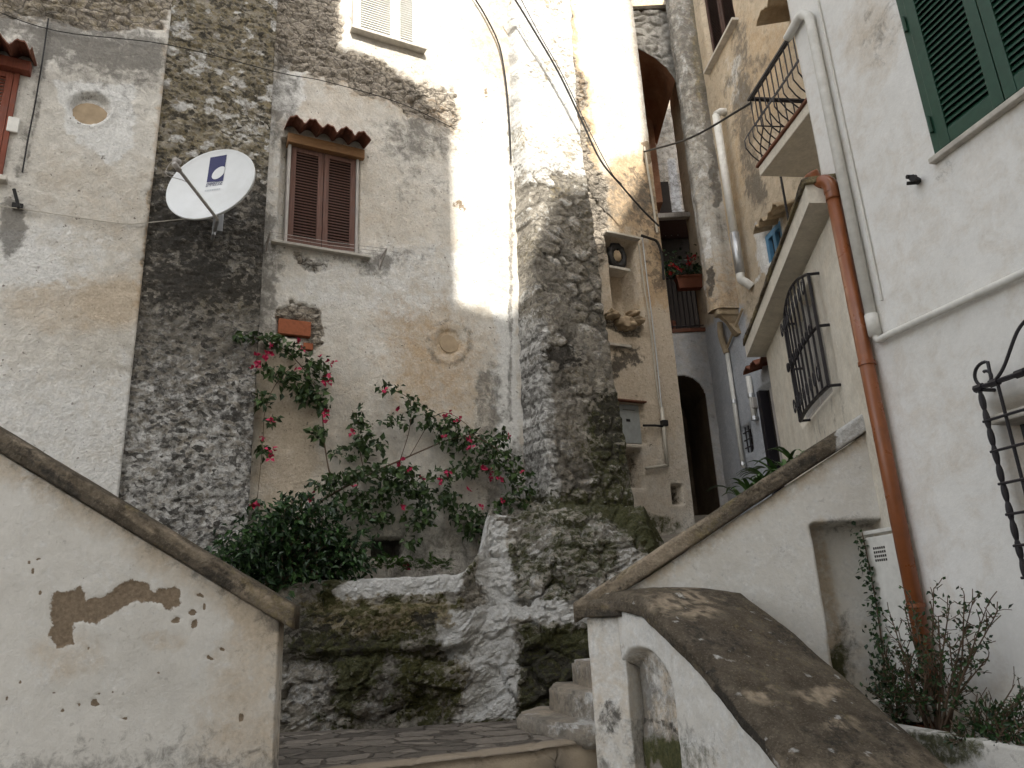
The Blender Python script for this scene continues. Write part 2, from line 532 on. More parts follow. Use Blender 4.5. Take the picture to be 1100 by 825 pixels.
M['blue_wall'] = aged('bluish_plaster', (.43, .445, .47), (.52, .53, .545), ('tan', 'peel', 'grime_shade', 'dark'), big=1.2, bumps=.6, seed=9)
M['iron'] = plain('black_iron', (.018, .016, .020), .45, .4)
M['copper'] = plain('copper_brown_pipe', (.235, .076, .026), .33, .5, var=.12, scale=8, dirt=(.10, .045, .025), dirt_amt=.4)
M['pvc'] = plain('white_pipe_paint', (.66, .65, .61), .5, .3, dirt=(.40, .38, .33), dirt_amt=.3)
M['green'] = plain('green_paint', (.014, .056, .034), .45, .4, var=.2, scale=20)
M['brownwood'] = wood('brown_shutter_wood', (.085, .042, .033), (.165, .092, .072))
M['redwood'] = wood('red_shutter_wood', (.14, .04, .025), (.24, .078, .048))
M['lintel'] = wood('lintel_wood', (.21, .11, .05), (.32, .18, .09), stretch=(.15, .15, 1))
M['greywood'] = wood('grey_frame_wood', (.30, .28, .26), (.48, .45, .42))
M['tile'] = plain('clay_tile', (.165, .066, .042), .8, .2, var=.35, scale=9, bump=.004, dirt=(.10, .07, .05), dirt_amt=.7)
M['terra'] = plain('terracotta', (.18, .065, .038), .8, .2, var=.15)
M['brick'] = plain('brick', (.27, .095, .05), .9, .1, var=.25, scale=25, bump=.004)
M['sill'] = plain('stone_sill', (.50, .47, .42), .85, .2, var=.2, bump=.003, dirt=(.24, .22, .19))
M['dish'] = plain('dish_paint', (.60, .62, .63), .4, .4, var=.05, scale=5, dirt=(.42, .42, .39), dirt_amt=.35)
M['steel'] = plain('galvanised_steel', (.45, .46, .47), .4, .5, metal=.7)
M['logo'] = plain('logo_blue', (.018, .02, .09), .5, .3, var=.04)
M['logogrey'] = plain('logo_grey', (.42, .45, .48), .5, .3, var=.04)
M['black'] = plain('black_cable', (.015, .014, .014), .6, .3)
M['beige'] = plain('beige_cable', (.45, .42, .36), .7, .3)
M['meter'] = plain('meter_door_grey', (.30, .32, .32), .6, .3, var=.1, dirt=(.18, .18, .17), dirt_amt=.4)
M['void'] = plain('dark_interior', (.03, .025, .022), .9, .1)
M['glassdark'] = plain('window_pane', (.05, .055, .06), .12, .5)
M['bluepaint'] = plain('blue_window_paint', (.09, .22, .36), .5, .3)
M['leaf'] = leafmat('bougainvillea_leaf', (.011, .028, .008), (.062, .104, .030))
M['leafdark'] = leafmat('shrub_leaf', (.009, .027, .009), (.045, .098, .026), .35)
M['fern'] = leafmat('fern_green', (.05, .11, .02), (.10, .19, .04))
M['flower'] = leafmat('magenta_bract', (.30, .012, .045), (.56, .035, .12), .6)
M['strap'] = leafmat('strap_leaf', (.035, .08, .02), (.08, .15, .04))
M['stem'] = plain('woody_stem', (.12, .085, .06), .9, .1, var=.3)
M['soil'] = plain('soil', (.06, .045, .03), 1, .05, var=.4, bump=.02)

# ------------------------------------------------------------------ old weathered house
def rect(S, Z, s0, s1, z0, z1, e=.025):
    return ss(s0 - e, s0 + e, S) * (1 - ss(s1 - e, s1 + e, S)) * ss(z0 - e, z0 + e, Z) * (1 - ss(z1 - e, z1 + e, Z))
PL0, PL1 = A.h(156, 260, .1)[0], A.h(284, 250, .08)[0]
SR = A.h(703, 200)[0]
def hs2(W, x0, y0, x1, y1, off=0.0):
    a, b = W.h(x0, y0, off), W.h(x1, y1, off)
    return min(a[0], b[0]), max(a[0], b[0]), min(a[1], b[1]), max(a[1], b[1])
WS0, WS1 = A.h(308, 200)[0], A.h(385, 215)[0]
WZ0, WZ1 = A.h(345, 268)[1], A.h(348, 157)[1]
US0, US1 = A.h(379, 25)[0], A.h(452, 40)[0]
UZ0, UZ1 = A.h(410, 42)[1], A.h(410, 42)[1] + 1.5
NS0, NS1 = A.h(655, 300)[0], A.h(688, 300)[0]
NZ0, NZ1 = A.h(668, 345)[1], A.h(668, 256)[1]
MS0, MS1 = A.h(667, 452)[0], A.h(691, 452)[0]
MZ0, MZ1 = A.h(680, 476)[1], A.h(680, 433)[1]
QS0, QS1 = A.h(673, 500)[0], A.h(690, 500)[0]
QZ0, QZ1 = A.h(683, 523)[1], A.h(683, 483)[1]
VS0, VS1 = A.h(722, 530)[0], A.h(733, 530)[0]
VZ0, VZ1 = A.h(728, 541)[1], A.h(728, 521)[1]
HS0, HS1 = A.h(400, 588)[0], A.h(432, 588)[0]
HZ0, HZ1 = A.h(415, 598)[1], A.h(415, 580)[1]
BS0, BS1 = A.h(299, 352)[0], A.h(334, 352)[0]
BZ0, BZ1 = A.h(316, 360)[1], A.h(316, 344)[1]
house = thing('weathered_house', 'tall old house with peeling stained plaster, sunlit upper wall and dark stone pilaster', 'house', A.P(0, 1))
def wfield(X, Y, S, Z, k=10, seed=0):
    return (X + k * 2 * (fbm(S * 3, Z * 3, 4, 70 + seed) - .5) + k * 1.3 * (fbm(S * 13, Z * 13, 3, 75 + seed) - .5),
            Y + k * 2 * (fbm(S * 3, Z * 3, 4, 80 + seed) - .5) + k * 1.3 * (fbm(S * 13, Z * 13, 3, 85 + seed) - .5))
def f_center(S, Z, X, Y):
    x, y = wfield(X, Y, S, Z, 9)
    rb = poly(x, y, [(286, -60), (362, -60), (366, 50), (402, 60), (442, 84), (490, 100), (492, 142), (470, 134), (420, 113), (380, 95), (296, 73)], 8)
    rb = np.maximum(rb, .95 * line(x, y, [(603, -40), (612, 60), (622, 110), (632, 180), (640, 260)], 10))
    rb = np.maximum(rb, .9 * poly(x, y, [(298, 340), (308, 327), (338, 326), (347, 345), (345, 372), (330, 380), (300, 362)], 4))
    rb = np.maximum(rb, .9 * poly(x, y, [(310, 271), (330, 273), (352, 283), (345, 291), (318, 286)], 4))
    rb = np.maximum(rb, .75 * blob(x, y, 640, 235, 12, 40))
    rb = np.maximum(rb, .8 * poly(x, y, [(652, 340), (688, 340), (690, 362), (668, 362), (650, 352)], 4))
    h, c, st = rubble(S, Z, 3, 6.2, .045)
    och = .80 * poly(x, y, [(296, 40), (330, 55), (488, 112), (492, 142), (380, 100), (300, 72)], 12)
    och = np.maximum(och, .62 * poly(x, y, [(398, 325), (470, 318), (520, 380), (500, 450), (420, 440)], 40))
    och = np.maximum(och, .95 * poly(x, y, [(655, 170), (705, 150), (728, 330), (690, 330), (690, 250), (650, 240)], 12))
    och = np.maximum(och, 1.0 * line(x, y, [(603, -40), (612, 60), (622, 110), (632, 180), (640, 260)], 16))
    och = np.maximum(och, .45 * blob(x, y, 560, 40, 40, 60))
    tan = .9 * poly(x, y, [(270, 360), (330, 375), (350, 440), (350, 530), (270, 560)], 22)
    tan = np.maximum(tan, .88 * poly(x, y, [(640, 170), (760, 170), (775, 480), (640, 480)], 25))
    tan = np.maximum(tan, .55 * poly(x, y, [(640, 450), (760, 450), (775, 560), (640, 560)], 25))
    tan = np.maximum(tan, .5 * fbm(S * .8, Z * .8, 3, 90))
    gr = .65 * blob(x, y, 286, 300, 10, 60) + .6 * blob(x, y, 300, 105, 14, 40) + .28 * blob(x, y, 440, 148, 50, 14)
    gr += .9 * poly(x, y, [(520, 520), (560, 470), (580, 560), (540, 600)], 16) + .6 * blob(x, y, 525, 440, 12, 40)
    gr += .62 * line(X + .3 * (x - X), Y, [(545, 100), (549, 200), (549, 300), (548, 450)], 3.2)
    gr += .55 * blob(x, y, 660, 215, 40, 22) + .5 * blob(x, y, 405, 288, 14, 10) + .4 * blob(x, y, 390, 275, 50, 8)
    gr += .38 * blob(x, y, 452, 160, 22, 60) * fbm(S * 6, Z * .8, 3, 61) * 1.6
    gr += .5 * poly(x, y, [(400, 560), (520, 560), (520, 640), (400, 640)], 20)
    wh = .9 * poly(x, y, [(528, 330), (556, 330), (566, 520), (560, 560), (538, 560)], 10) + .75 * blob(x, y, 310, 100, 12, 20)
    wh = np.maximum(wh, .5 * blob(x, y, 295, 200, 10, 60))
    wh = np.maximum(wh, .55 * blob(x, y, 420, 300, 90, 30))
    rd = np.hypot((X - 482), (Y - 368) * .95)
    d = .010 * (fbm(S * 2.2, Z * 2.2, 4, 11) - .5) * 2 + .006 * (fbm(S * 12, Z * 12, 3, 12) - .5)
    rbs = ss(.3, .7, rb + .5 * (fbm(S * 7, Z * 7, 4, 13) - .5))
    d = d + rbs * (h - .03)
    d = d + .014 * np.exp(-((rd - 19) / 3.0) ** 2) - .02 * (rd < 13)
    gr = np.maximum(gr, .5 * np.exp(-((rd - 22) / 4) ** 2)); tan = np.maximum(tan, .9 * (rd < 13))
    d = d - .16 * rect(S, Z, WS0, WS1, WZ0, WZ1, .012) - .12 * rect(S, Z, US0, US1, UZ0, UZ1, .012)
    d = d - .10 * rect(S, Z, A.h(301, 200)[0], WS0, WZ0 + .05, WZ1 - .02, .012)
    nz = ss(NS0, NS0 + .06, S) * (1 - ss(NS1 - .06, NS1, S)) * ss(NZ0, NZ0 + .05, Z) * (1 - ss(NZ1 - .03, NZ1, Z))
    d = d - .42 * nz
    d = d - .10 * rect(S, Z, MS0, MS1, MZ0, MZ1, .012) - .35 * rect(S, Z, QS0, QS1, QZ0, QZ1, .015)
    d = d - .30 * rect(S, Z, VS0, VS1, VZ0, VZ1, .015) - .30 * rect(S, Z, HS0, HS1, HZ0, HZ1, .015)
    d = d - .06 * rect(S, Z, BS0 - .02, BS1 + .02, BZ0 - .02, BZ1 + .02, .02)
    dk = 1.5 * rect(S, Z, HS0, HS1, HZ0, HZ1) + .9 * rect(S, Z, VS0, VS1, VZ0, VZ1) + .6 * rect(S, Z, QS0, QS1, QZ0, QZ1)
    dk += .7 * blob(x, y, 664, 392, 6, 10) + .7 * blob(x, y, 682, 382, 8, 6)
    pl = .85 * line(x, y, [(601, 0), (605, 20), (612, 24)], 6) + .8 * line(x, y, [(613, 45), (618, 80), (624, 112), (628, 140)], 4) * (.5 + fbm(S * 7, Z * 7, 3, 62)) + .9 * blob(x, y, 591, 103, 3.5, 4.5) + .6 * blob(x, y, 492, 218, 6, 4) + .6 * blob(x, y, 521, 100, 4, 4)
    pl += .75 * poly(x, y, [(690, 150), (704, 150), (706, 175), (694, 172)], 5) + .62 * poly(x, y, [(668, 180), (700, 165), (726, 320), (700, 320)], 10) * (.3 + 1.1 * fbm(S * 8, Z * 8, 4, 63))
    pl += .55 * poly(x, y, [(380, 92), (490, 108), (490, 140), (440, 122)], 8) * fbm(S * 7, Z * 7, 3, 64) * 1.5
    return d, dict(peel=pl, cell=.5 + rbs * 1.1 * (c * st - .42), rubble=rb, ochre=och, tan=tan, grime_shade=gr, white=wh, dark=dk, moss=.6 * blob(x, y, 700, 562, 26, 10))
panel('wall', A, PL1 - .04, SR, .6, 13, .027, M['old'], house, f_center)
# the return of the wall into the alley
AR = Wall((A.P(SR, 0).x, A.P(SR, 0).y), 63 - 90)
def f_ret(S, Z, X, Y):
    return .02 * (fbm(S * 3, Z * 3, 4, 15) - .5), dict(tan=.8 + 0 * S, ochre=.5 * fbm(S * 2, Z * 2, 3, 16))
panel('side_wall', AR, 0.0, 6.0, 1.0, 13, .12, M['old'], house, f_ret)
def f_pil(S, Z, X, Y):
    x, y = wfield(X, Y, S, Z, 10, 1)
    h, c, st = rubble(S, Z, 21, 3.2, .018)
    d = .08 + h + .05 * (fbm(S * 9, Z * 9, 6, 22, .68) - .5) + .05 * (fbm(S * 1.5, Z * 1.5, 3, 23) - .5)
    up = 1 - ss(170, 260, y)
    lo = ss(300, 430, y)
    nst = fbm(S * 5, Z * 5, 4, 24)
    st_w = ss(.61, .66, fbm(S * 5.5, Z * 8, 4, 25)) * up * .6
    wh = np.maximum(1.1 * st_w, .56 * lo + .12 * ss(430, 560, y))
    wh = np.maximum(wh, .8 * blob(x, y, 262, 140, 20, 14))
    gr = .30 + .30 * ss(140, 240, y) * (1 - ss(330, 450, y)) * (.5 + fbm(S * 2.5, Z * 2.5, 4, 27)) + .10 * lo
    dk = .60 * blob(x, y, 220, 262, 75, 46) * (-.1 + 1.9 * fbm(S * 3.5, Z * 3.5, 4, 28)) + .3 * up * nst + .35 * lo * fbm(S * 3, Z * 3, 3, 29) + .22 
    return d, dict(cell=.5 + .5 * (c * st - .35) + .5 * (fbm(S * 6, Z * 9, 4, 26) - .5), white=np.maximum(wh, .33), grime_shade=gr * (1 - st_w), lichen=.64 * up * (1 - st_w) + .5 * blob(x, y, 250, 325, 30, 12), dark=dk * (1 - st_w))
panel('pilaster', A, PL0, PL1, .3, 13, .017, M['stone'], house, f_pil, thick=.25, label='dark lichen-stained rough stone pilaster')
LWS0 = A.h(36, 140, .1)[0]
def f_left(S, Z, X, Y):
    x, y = wfield(X, Y, S, Z, 8, 2)
    rb = .95 * poly(x, y, [(-40, -60), (200, -60), (182, 36), (120, 42), (50, 34), (-40, 10)], 9)
    rb = np.maximum(rb, .6 * line(x, y, [(166, 200), (154, 290)], 6))
    h, c, st = rubble(S, Z, 31, 6.5, .04)
    rbs = ss(.3, .7, rb + .5 * (fbm(S * 7, Z * 7, 4, 33) - .5))
    d = .12 + .012 * (fbm(S * 2, Z * 2, 4, 32) - .5) * 2 + .008 * (fbm(S * 12, Z * 12, 3, 34) - .5) + rbs * (h - .03)
    rd = np.hypot((X - 97) / 22, (Y - 123) / 17)
    d = d - .07 * (1 - ss(.85, 1.0, rd)) + .01 * np.exp(-((rd - 1.15) / .1) ** 2)
    d = d - .03 * poly(x, y, [(62, 95), (140, 95), (145, 160), (120, 178), (64, 150)], 2) * 0
    sv = .45 + 1.1 * fbm(S * 5, Z * .7, 4, 35)
    gr = .62 * sv * poly(x, y, [(50, 46), (185, 46), (172, 92), (130, 84), (50, 70)], 18) + .6 * blob(x, y, 20, 40, 40, 20)
    gr += .95 * blob(x, y, 14, 248, 10, 24) + .5 * line(x, y, [(50, 60), (40, 110), (26, 190)], 9) + .35 * blob(x, y, 120, 78, 40, 40)
    wh = .9 * poly(x, y, [(62, 95), (140, 92), (146, 165), (118, 182), (70, 150)], 7) + .65 * ss(330, 450, y) + .5 * blob(x, y, 40, 280, 60, 30)
    wh = np.maximum(wh, .75 * blob(x, y, 20, 290, 40, 20))
    tn = .32 * poly(x, y, [(40, 150), (170, 180), (150, 320), (30, 230)], 30) + .6 * blob(x, y, 75, 330, 45, 22) + .6 * blob(x, y, 135, 330, 30, 18)
    tn = np.maximum(tn, .8 * (rd < .95)); 
    och = .60 * rb + .45 * line(x, y, [(180, 60), (165, 220), (150, 330)], 10)
    return d, dict(cell=.5 + rbs * 1.1 * (c * st - .42), rubble=rb, grime_shade=gr, white=wh, tan=tn, ochre=och, lichen=.4 * rb)
panel('wall', A, A.h(-260, 260, .1)[0], PL0 + .01, .3, 13, .027, M['old'], house, f_left, thick=.3, label='lighter left wall section with round clay outlet')

# rough buttress, broad at the foot
def f_but(Sx, Z, X, Y):
    return 0 * Sx, {}
def buttress():
    zt, zb = 13.0, 1.6
    za, zc = A.h(660, 350)[1], A.h(620, 200)[1]
    nL, nZ = 80, 480
    t = np.linspace(0, 1, nL)[:, None]; z = np.linspace(zb, zt, nZ)[None, :]
    l0 = A.h(560, 420)[0]; 
    zq = [A.h(690, 545)[1], A.h(662, 380)[1], A.h(630, 200)[1], 13.0]
    sq = [A.h(682, 545, .5)[0], A.h(656, 380, .4)[0], A.h(631, 200, .3)[0], A.h(624, 60, .2)[0]]
    r = np.interp(z, zq, sq)
    lq = np.interp(z, [2.2, A.h(556, 300)[1], 13], [A.h(562, 500)[0], A.h(556, 300)[0], A.h(549, 60)[0]])
    S = lq + t * (r - lq)
    Z = z + 0 * t
    pr = np.interp(z, [1.6, 4, 7.5, 9, 13], [.62, .50, .36, .22, .16])
    e = np.minimum(t * (r - lq), (1 - t) * (r - lq))
    d = pr * ss(-.01, .06, e) 
    h, c, st = rubble(S + .12 * (fbm(S * 2, Z * 2, 3, 47) - .5), Z, 41, 3.4, .06)
    rough = 1 - ss(A.h(612, 205)[1] - .2, A.h(612, 205)[1] + .5, Z)
    pa_ = .25 + .75 * ss(.42, .62, fbm(S * 1.6, Z * 1.6, 4, 46))
    d = d + ((.6 * h * pa_ + .07 * (fbm(S * 9, Z * 9, 6, 42, .68) - .5)) * (.12 + .88 * rough) + .05 * (fbm(S * 1.8, Z * 1.8, 4, 43) - .5)) * ss(0, .06, e)
    st = 1 - (1 - st) * pa_
    d[0, :] = -.03; d[-1, :] = -.03
    S = S + .04 * (fbm(Z * 5, S * 5, 3, 44) - .5) * 2
    P = np.array(A.o) + S[..., None] * np.array(A.u) + Z[..., None] * np.array([0, 0, 1.]) + d[..., None] * np.array(A.n)
    X, Y = proj(P)
    x, y = wfield(X, Y, S, Z, 10, 4)
    wh = .62 * (1 - ss(.10, .2, t + 0 * z)) * ss(300, 360, y) + .42 * ss(.55, .75, c) * ss(.4, .9, st) * pa_ + 1.2 * ss(205, 160, y) + .12  # last white ramp brightens the sunlit top: sunlight put into the colour
    gr = .48 * ss(210, 260, y) + .35 * ss(.5, .9, 1 - st) * ss(180, 240, y)
    dk = .6 * blob(x, y, 607, 382, 16, 7) + .5 * blob(x, y, 655, 455, 14, 24) + .4 * (1 - st) * ss(210, 260, y)
    ms = .75 * blob(x, y, 655, 470, 18, 34) + .85 * ss(505, 550, y + 8 * (t - .5)) 
    mk('buttress', P.reshape(-1, 3), grid_faces(nL, nZ), M['stone'], house,
       dict(cell=np.clip(.5 + pa_ * 1.2 * (c * st - .4), 0, 1), white=wh, grime_shade=gr, dark=dk, moss=ms, lichen=.35 * ss(.5, .7, fbm(S * 2, Z * 2, 3, 45))), smooth=True)['label'] = 'rough rubble stone buttress widening to its foot'
buttress()

def awning(name, W, s0, s1, z, out, n, drop, mat, parent, d0=0.0, th=.018, amp=.05):
    """clay barrel tiles in a row, sloping away from the wall"""
    V, F = [], []
    k = n * 10
    for side in (0, 1):
        for j in range(4):
            q = j / 3
            for i in range(k + 1):
                a = i / k
                ph = a * n * 2 * math.pi + .4
                hgt = amp * abs(math.sin(ph / 2)) ** .8 * 1.3 + .012 * math.sin(i * 1.7) * q
                o = out * q + .02 * math.sin(int(ph / (2 * math.pi)) * 2.3) * q
                V.append(W.P(s0 + (s1 - s0) * a, z + hgt - drop * q - (th if side else 0), d0 + o))
    nn = k + 1
    for side in (0, 1):
        for j in range(3):
            for i in range(k):
                b = side * 4 * nn + j * nn + i
                F.append((b, b + 1, b + nn + 1, b + nn))
    for i in range(k):
        b, c = 3 * nn + i, 7 * nn + i
        F.append((b, b + 1, c + 1, c))
    for j in range(3):
        for e in (0, k):
            F.append((j * nn + e, (j + 1) * nn + e, 4 * nn + (j + 1) * nn + e, 4 * nn + j * nn + e))
    return mk(name, V, F, mat, parent)
def shutter(W, s0, s1, z0, z1, d, mat, parent, slat=.042, st=.07, th=.035, rails=(), tip=True, fill=None, name='shutter', ang=.6):
    b = MB()
    b.box(W, s0, s0 + st, z0, z1, d, d + th, .004); b.box(W, s1 - st, s1, z0, z1, d, d + th, .004)
    lv = [z0] + list(rails) + [z1 - st]
    b.box(W, s0 + st, s1 - st, z0, z0 + st * 1.2, d, d + th - .003, .004)
    b.box(W, s0 + st, s1 - st, z1 - st, z1, d, d + th - .003, .004)
    for r in rails: b.box(W, s0 + st, s1 - st, r, r + st, d, d + th - .003, .004)
    edges = [(z0 + st * 1.2, rails[0] if rails else z1 - st)] + [(r + st, (list(rails)[i + 1] if i + 1 < len(rails) else z1 - st)) for i, r in enumerate(rails)]
    for a, c in edges:
        n = int((c - a) / slat)
        for i in range(n):
            zz = a + (i + .5) * (c - a) / n
            hs_ = .5 * slat * ang; t2 = .004
            zi, zo = zz + slat * ang, zz - slat * ang * .6
            b.hexa([W.P(s0 + st - .002, zi - t2, d + .002), W.P(s1 - st + .002, zi - t2, d + .002), W.P(s1 - st + .002, zo - t2, d + th - .006), W.P(s0 + st - .002, zo - t2, d + th - .006),
                    W.P(s0 + st - .002, zi + t2, d + .002), W.P(s1 - st + .002, zi + t2, d + .002), W.P(s1 - st + .002, zo + t2, d + th - .006), W.P(s0 + st - .002, zo + t2, d + th - .006)])
    return b.build(name, mat, parent)
# brown shuttered window
win = MB()
win.box(A, WS0, WS0 + .035, WZ0, WZ1, -.12, .012, .004).box(A, WS1 - .035, WS1, WZ0, WZ1, -.12, .012, .004)
win = win.build('window', M['greywood'], house)
win['label'] = 'window with weathered brown louvred shutters'
mid = (WS0 + WS1) / 2
shutter(A, WS0 + .04, mid - .004, WZ0 + .03, WZ1 - .10, -.045, M['brownwood'], win, ang=.40)
shutter(A, mid + .004, WS1 - .04, WZ0 + .03, WZ1 - .10, -.045, M['brownwood'], win, ang=.40)
MB().box(A, WS0 + .02, WS1 - .02, WZ0, WZ1, -.155, -.10).build('pane', M['void'], win)
MB().box(A, WS0 - .02, WS1 + .06, WZ1 - .09, WZ1 + .05, -.1, .075, .006, .01).build('lintel', M['lintel'], win)
MB().box(A, WS0 - .16, WS1 + .16, WZ0 - .035, WZ0 + .0, -.1, .09, .006, .01).build('sill', M['sill'], win)
awning('tile_awning', A, WS0 - .07, WS1 + .08, WZ1 + .10, .34, 5, .08, M['tile'], win, .0, amp=.085)
rl = MB()
for px in (286, 408):
    a, zz = A.h(px, 262 if px < 300 else 279)
    rl.box(A, a - .012, a + .012, zz - .14, zz + .02, 0, .02).tube([A.P(a, zz - .12, .01), A.P(a, zz, .30)], .010, 6).tube([A.P(a, zz + .01, .0), A.P(a, zz + .01, .32)], .010, 6)
a0, z0 = A.h(286, 262); a1, z1 = A.h(408, 279)
for q in (.12, .22, .31): rl.tube([A.P(a0, z0 + .01, q), A.P((a0 + a1) / 2, (z0 + z1) / 2 - .01, q), A.P(a1, z1 + .01, q)], .004, 5)
rl.build('drying_rack', M['greywood'], win)
# white window high in the sun
up = MB().box(A, US0 - .02, US1 + .02, UZ1, UZ1 + .08, -.1, .03, .004)
up.box(A, US0, US0 + .05, UZ0, UZ1, -.1, .02, .004).box(A, US1 - .05, US1, UZ0, UZ1, -.1, .02, .004)
up = up.build('window', M['pvc'], house); up['label'] = 'white window bleached by the sun'
um = US0 + .62 * (US1 - US0)
shutter(A, US0 + .05, um - .006, UZ0 + .03, UZ1, -.05, M['pvc'], up); shutter(A, um + .006, US1 - .05, UZ0 + .03, UZ1, -.05, M['pvc'], up)
MB().box(A, US0 - .04, US1 + .05, UZ0 - .05, UZ0 + .0, -.1, .13, .008, .01).build('sill', M['sill'], up)
# red shuttered window at the left edge
la, lz1 = A.h(22, 80, .12); _, lz0 = A.h(2, 192, .12)
lw = MB().box(A, la - .95, la - .04, lz0, lz1, .05, .112).build('window', M['void'], house)
for q0_, q1_ in ((-1.0, -.94), (-.05, 0)): MB().box(A, la + q0_, la + q1_, lz0, lz1, .05, .15, .004).build('jamb', M['redwood'], lw)
lw['label'] = 'red shuttered window under clay tiles'
shutter(A, la - .93, la - .495, lz0, lz1 - .02, .115, M['redwood'], lw); shutter(A, la - .485, la - .055, lz0, lz1 - .02, .115, M['redwood'], lw)
MB().box(A, la - 1.1, la + .10, lz1 - .01, lz1 + .12, .1, .24, .006).build('lintel', M['redwood'], lw)
awning('tile_awning', A, la - 1.15, la + .14, lz1 + .15, .42, 6, .10, M['tile'], lw, .1, amp=.10)
MB().box(A, la - 1.05, la + .06, lz0 - .06, lz0 - .0, .1, .22, .006).build('sill', M['sill'], lw)
a, zz = A.h(14, 135, .12)
MB().box(A, a - .05, a + .06, zz - .10, zz + .09, .10, .16, .01).build('junction_box', M['pvc'], house)
# brick patch, clay outlets
bk = MB().box(A, BS0, BS1, BZ0, BZ1, -.07, .015, .008)
bk.build('brick_patch', M['brick'], house)
sa, sz = A.h(332, 372)
MB().box(A, sa - .07, sa + .05, sz - .05, sz + .04, -.05, .012, .008).build('brick_patch', M['brick'], house)
def disc(W, px, py, rx, d, mat, parent, name, off=.12):
    a, z = W.h(px, py, off)
    V = [W.P(a, z, d)]; k = 20
    for i in range(k): V.append(W.P(a + rx * math.cos(i * 2 * math.pi / k), z + rx * math.sin(i * 2 * math.pi / k), d + .004))
    V2 = [(v - W.n * .03) for v in V]
    F = [(0, 1 + i, 1 + (i + 1) % k) for i in range(k)] + [(1 + i, 1 + (i + 1) % k, k + 2 + (i + 1) % k, k + 2 + i) for i in range(k)]
    return mk(name, V + V2, F, mat, parent)
M['clay'] = plain('pale_clay', (.36, .28, .19), .9, .1, var=.25, scale=7, bump=.004)
disc(A, 97, 124, .20, .065, M['clay'], house, 'round_outlet')
disc(A, 482, 369, .125, -.006, M['clay'], house, 'round_outlet', 0)
# meter cupboard, wall niche, small openings
b = MB().box(A, MS0 + .015, MS1 - .02, MZ0 + .015, MZ1 - .015, -.10, -.055, .004)
md = b.build('meter_door', M['meter'], house)
ms, mz = MS0 + .42 * (MS1 - MS0), MZ0 + .58 * (MZ1 - MZ0)
MB().box(A, ms - .035, ms + .035, mz - .02, mz + .02, -.06, -.050).build('lock_plate', M['black'], md)
gv = MB()
for q in (.84,): gv.box(A, MS0 + .09, MS1 - .10, MZ0 + q * (MZ1 - MZ0), MZ0 + q * (MZ1 - MZ0) + .006, -.058, -.052)
gv.build('vent_slots', M['void'], md)
MB().box(A, MS0 - .05, MS1 + .05, MZ1 + .005, MZ1 + .03, -.02, .07, .004).build('ledge', M['tile'], md)
MB().box(A, NS0 - .03, NS1 + .03, NZ1 + .002, NZ1 + .035, -.05, .09, .006).build('niche_lintel', M['sill'], house)
nm = (NS0 + NS1) / 2
MB().box(A, NS0 + .03, NS1 - .16, NZ0 + .62 * (NZ1 - NZ0), NZ0 + .65 * (NZ1 - NZ0), -.30, -.02, .006).build('niche_shelf', M['sill'], house)
# a dark wreathed stone head on the niche shelf
hp = A.P(NS0 + .25, NZ0 + .80 * (NZ1 - NZ0), -.10)
def rough_ball(c, rx, ry, rz, n=18, amp=.2, seed=0):
    V, F = [], []
    for i in range(n + 1):
        for j in range(2 * n):
            th, ph = math.pi * i / n, math.pi * j / n
            k = 1 + amp * 2 * (float(fbm(np.array([th * 3.0]), np.array([math.cos(ph) * 2 + math.sin(ph)]), 3, seed)[0]) - .5)
            V.append(Vector(c) + Vector((rx * k * math.sin(th) * math.cos(ph), ry * k * math.sin(th) * math.sin(ph), rz * k * math.cos(th))))
    for i in range(n):
        for j in range(2 * n):
            F.append((i * 2 * n + j, i * 2 * n + (j + 1) % (2 * n), (i + 1) * 2 * n + (j + 1) % (2 * n), (i + 1) * 2 * n + j))
    return V, F
def torus(c, W, r, r2, n=24, k=8):
    V, F = [], []
    for i in range(n):
        a = 2 * math.pi * i / n
        for j in range(k):
            b_ = 2 * math.pi * j / k
            rr = r + r2 * math.cos(b_) * (1 + .25 * math.sin(i * 2.7))
            V.append(Vector(c) + W.u * rr * math.cos(a) + Vector((0, 0, 1.35 * rr * math.sin(a))) + W.n * r2 * math.sin(b_))
    for i in range(n):
        for j in range(k):
            F.append((i * k + j, i * k + (j + 1) % k, ((i + 1) % n) * k + (j + 1) % k, ((i + 1) % n) * k + j))
    return V, F
wr = mk('niche_wreath', *torus(hp, A, .13, .055), M['black'], None, loc=hp)
tag(wr, 'dark wreath standing in the tall wall niche', 'wreath')
V, F = rough_ball(hp, .075, .06, .11)
tag(mk('niche_stone', V, F, M['clay'], None, loc=hp, smooth=True), 'small ochre stone head inside the dark niche wreath', 'ornament')
for i, (px, py, q) in enumerate(((672, 348, .16), (685, 345, .11), (657, 338, .12), (680, 338, .10))):
    V, F = rough_ball(A.p(px, py, .05), q, .12, q * .6, amp=.5, seed=60 + i)
    mk('broken_corbel', V, F, M['clay'], house, dict(lichen=[.0] * len(V)), smooth=True)
a, zz = A.h(664, 372)
MB().box(A, a - .22, a + .20, zz - .02, zz + .02, -.05, .07, .006).build('stone_shelf', M['sill'], house)

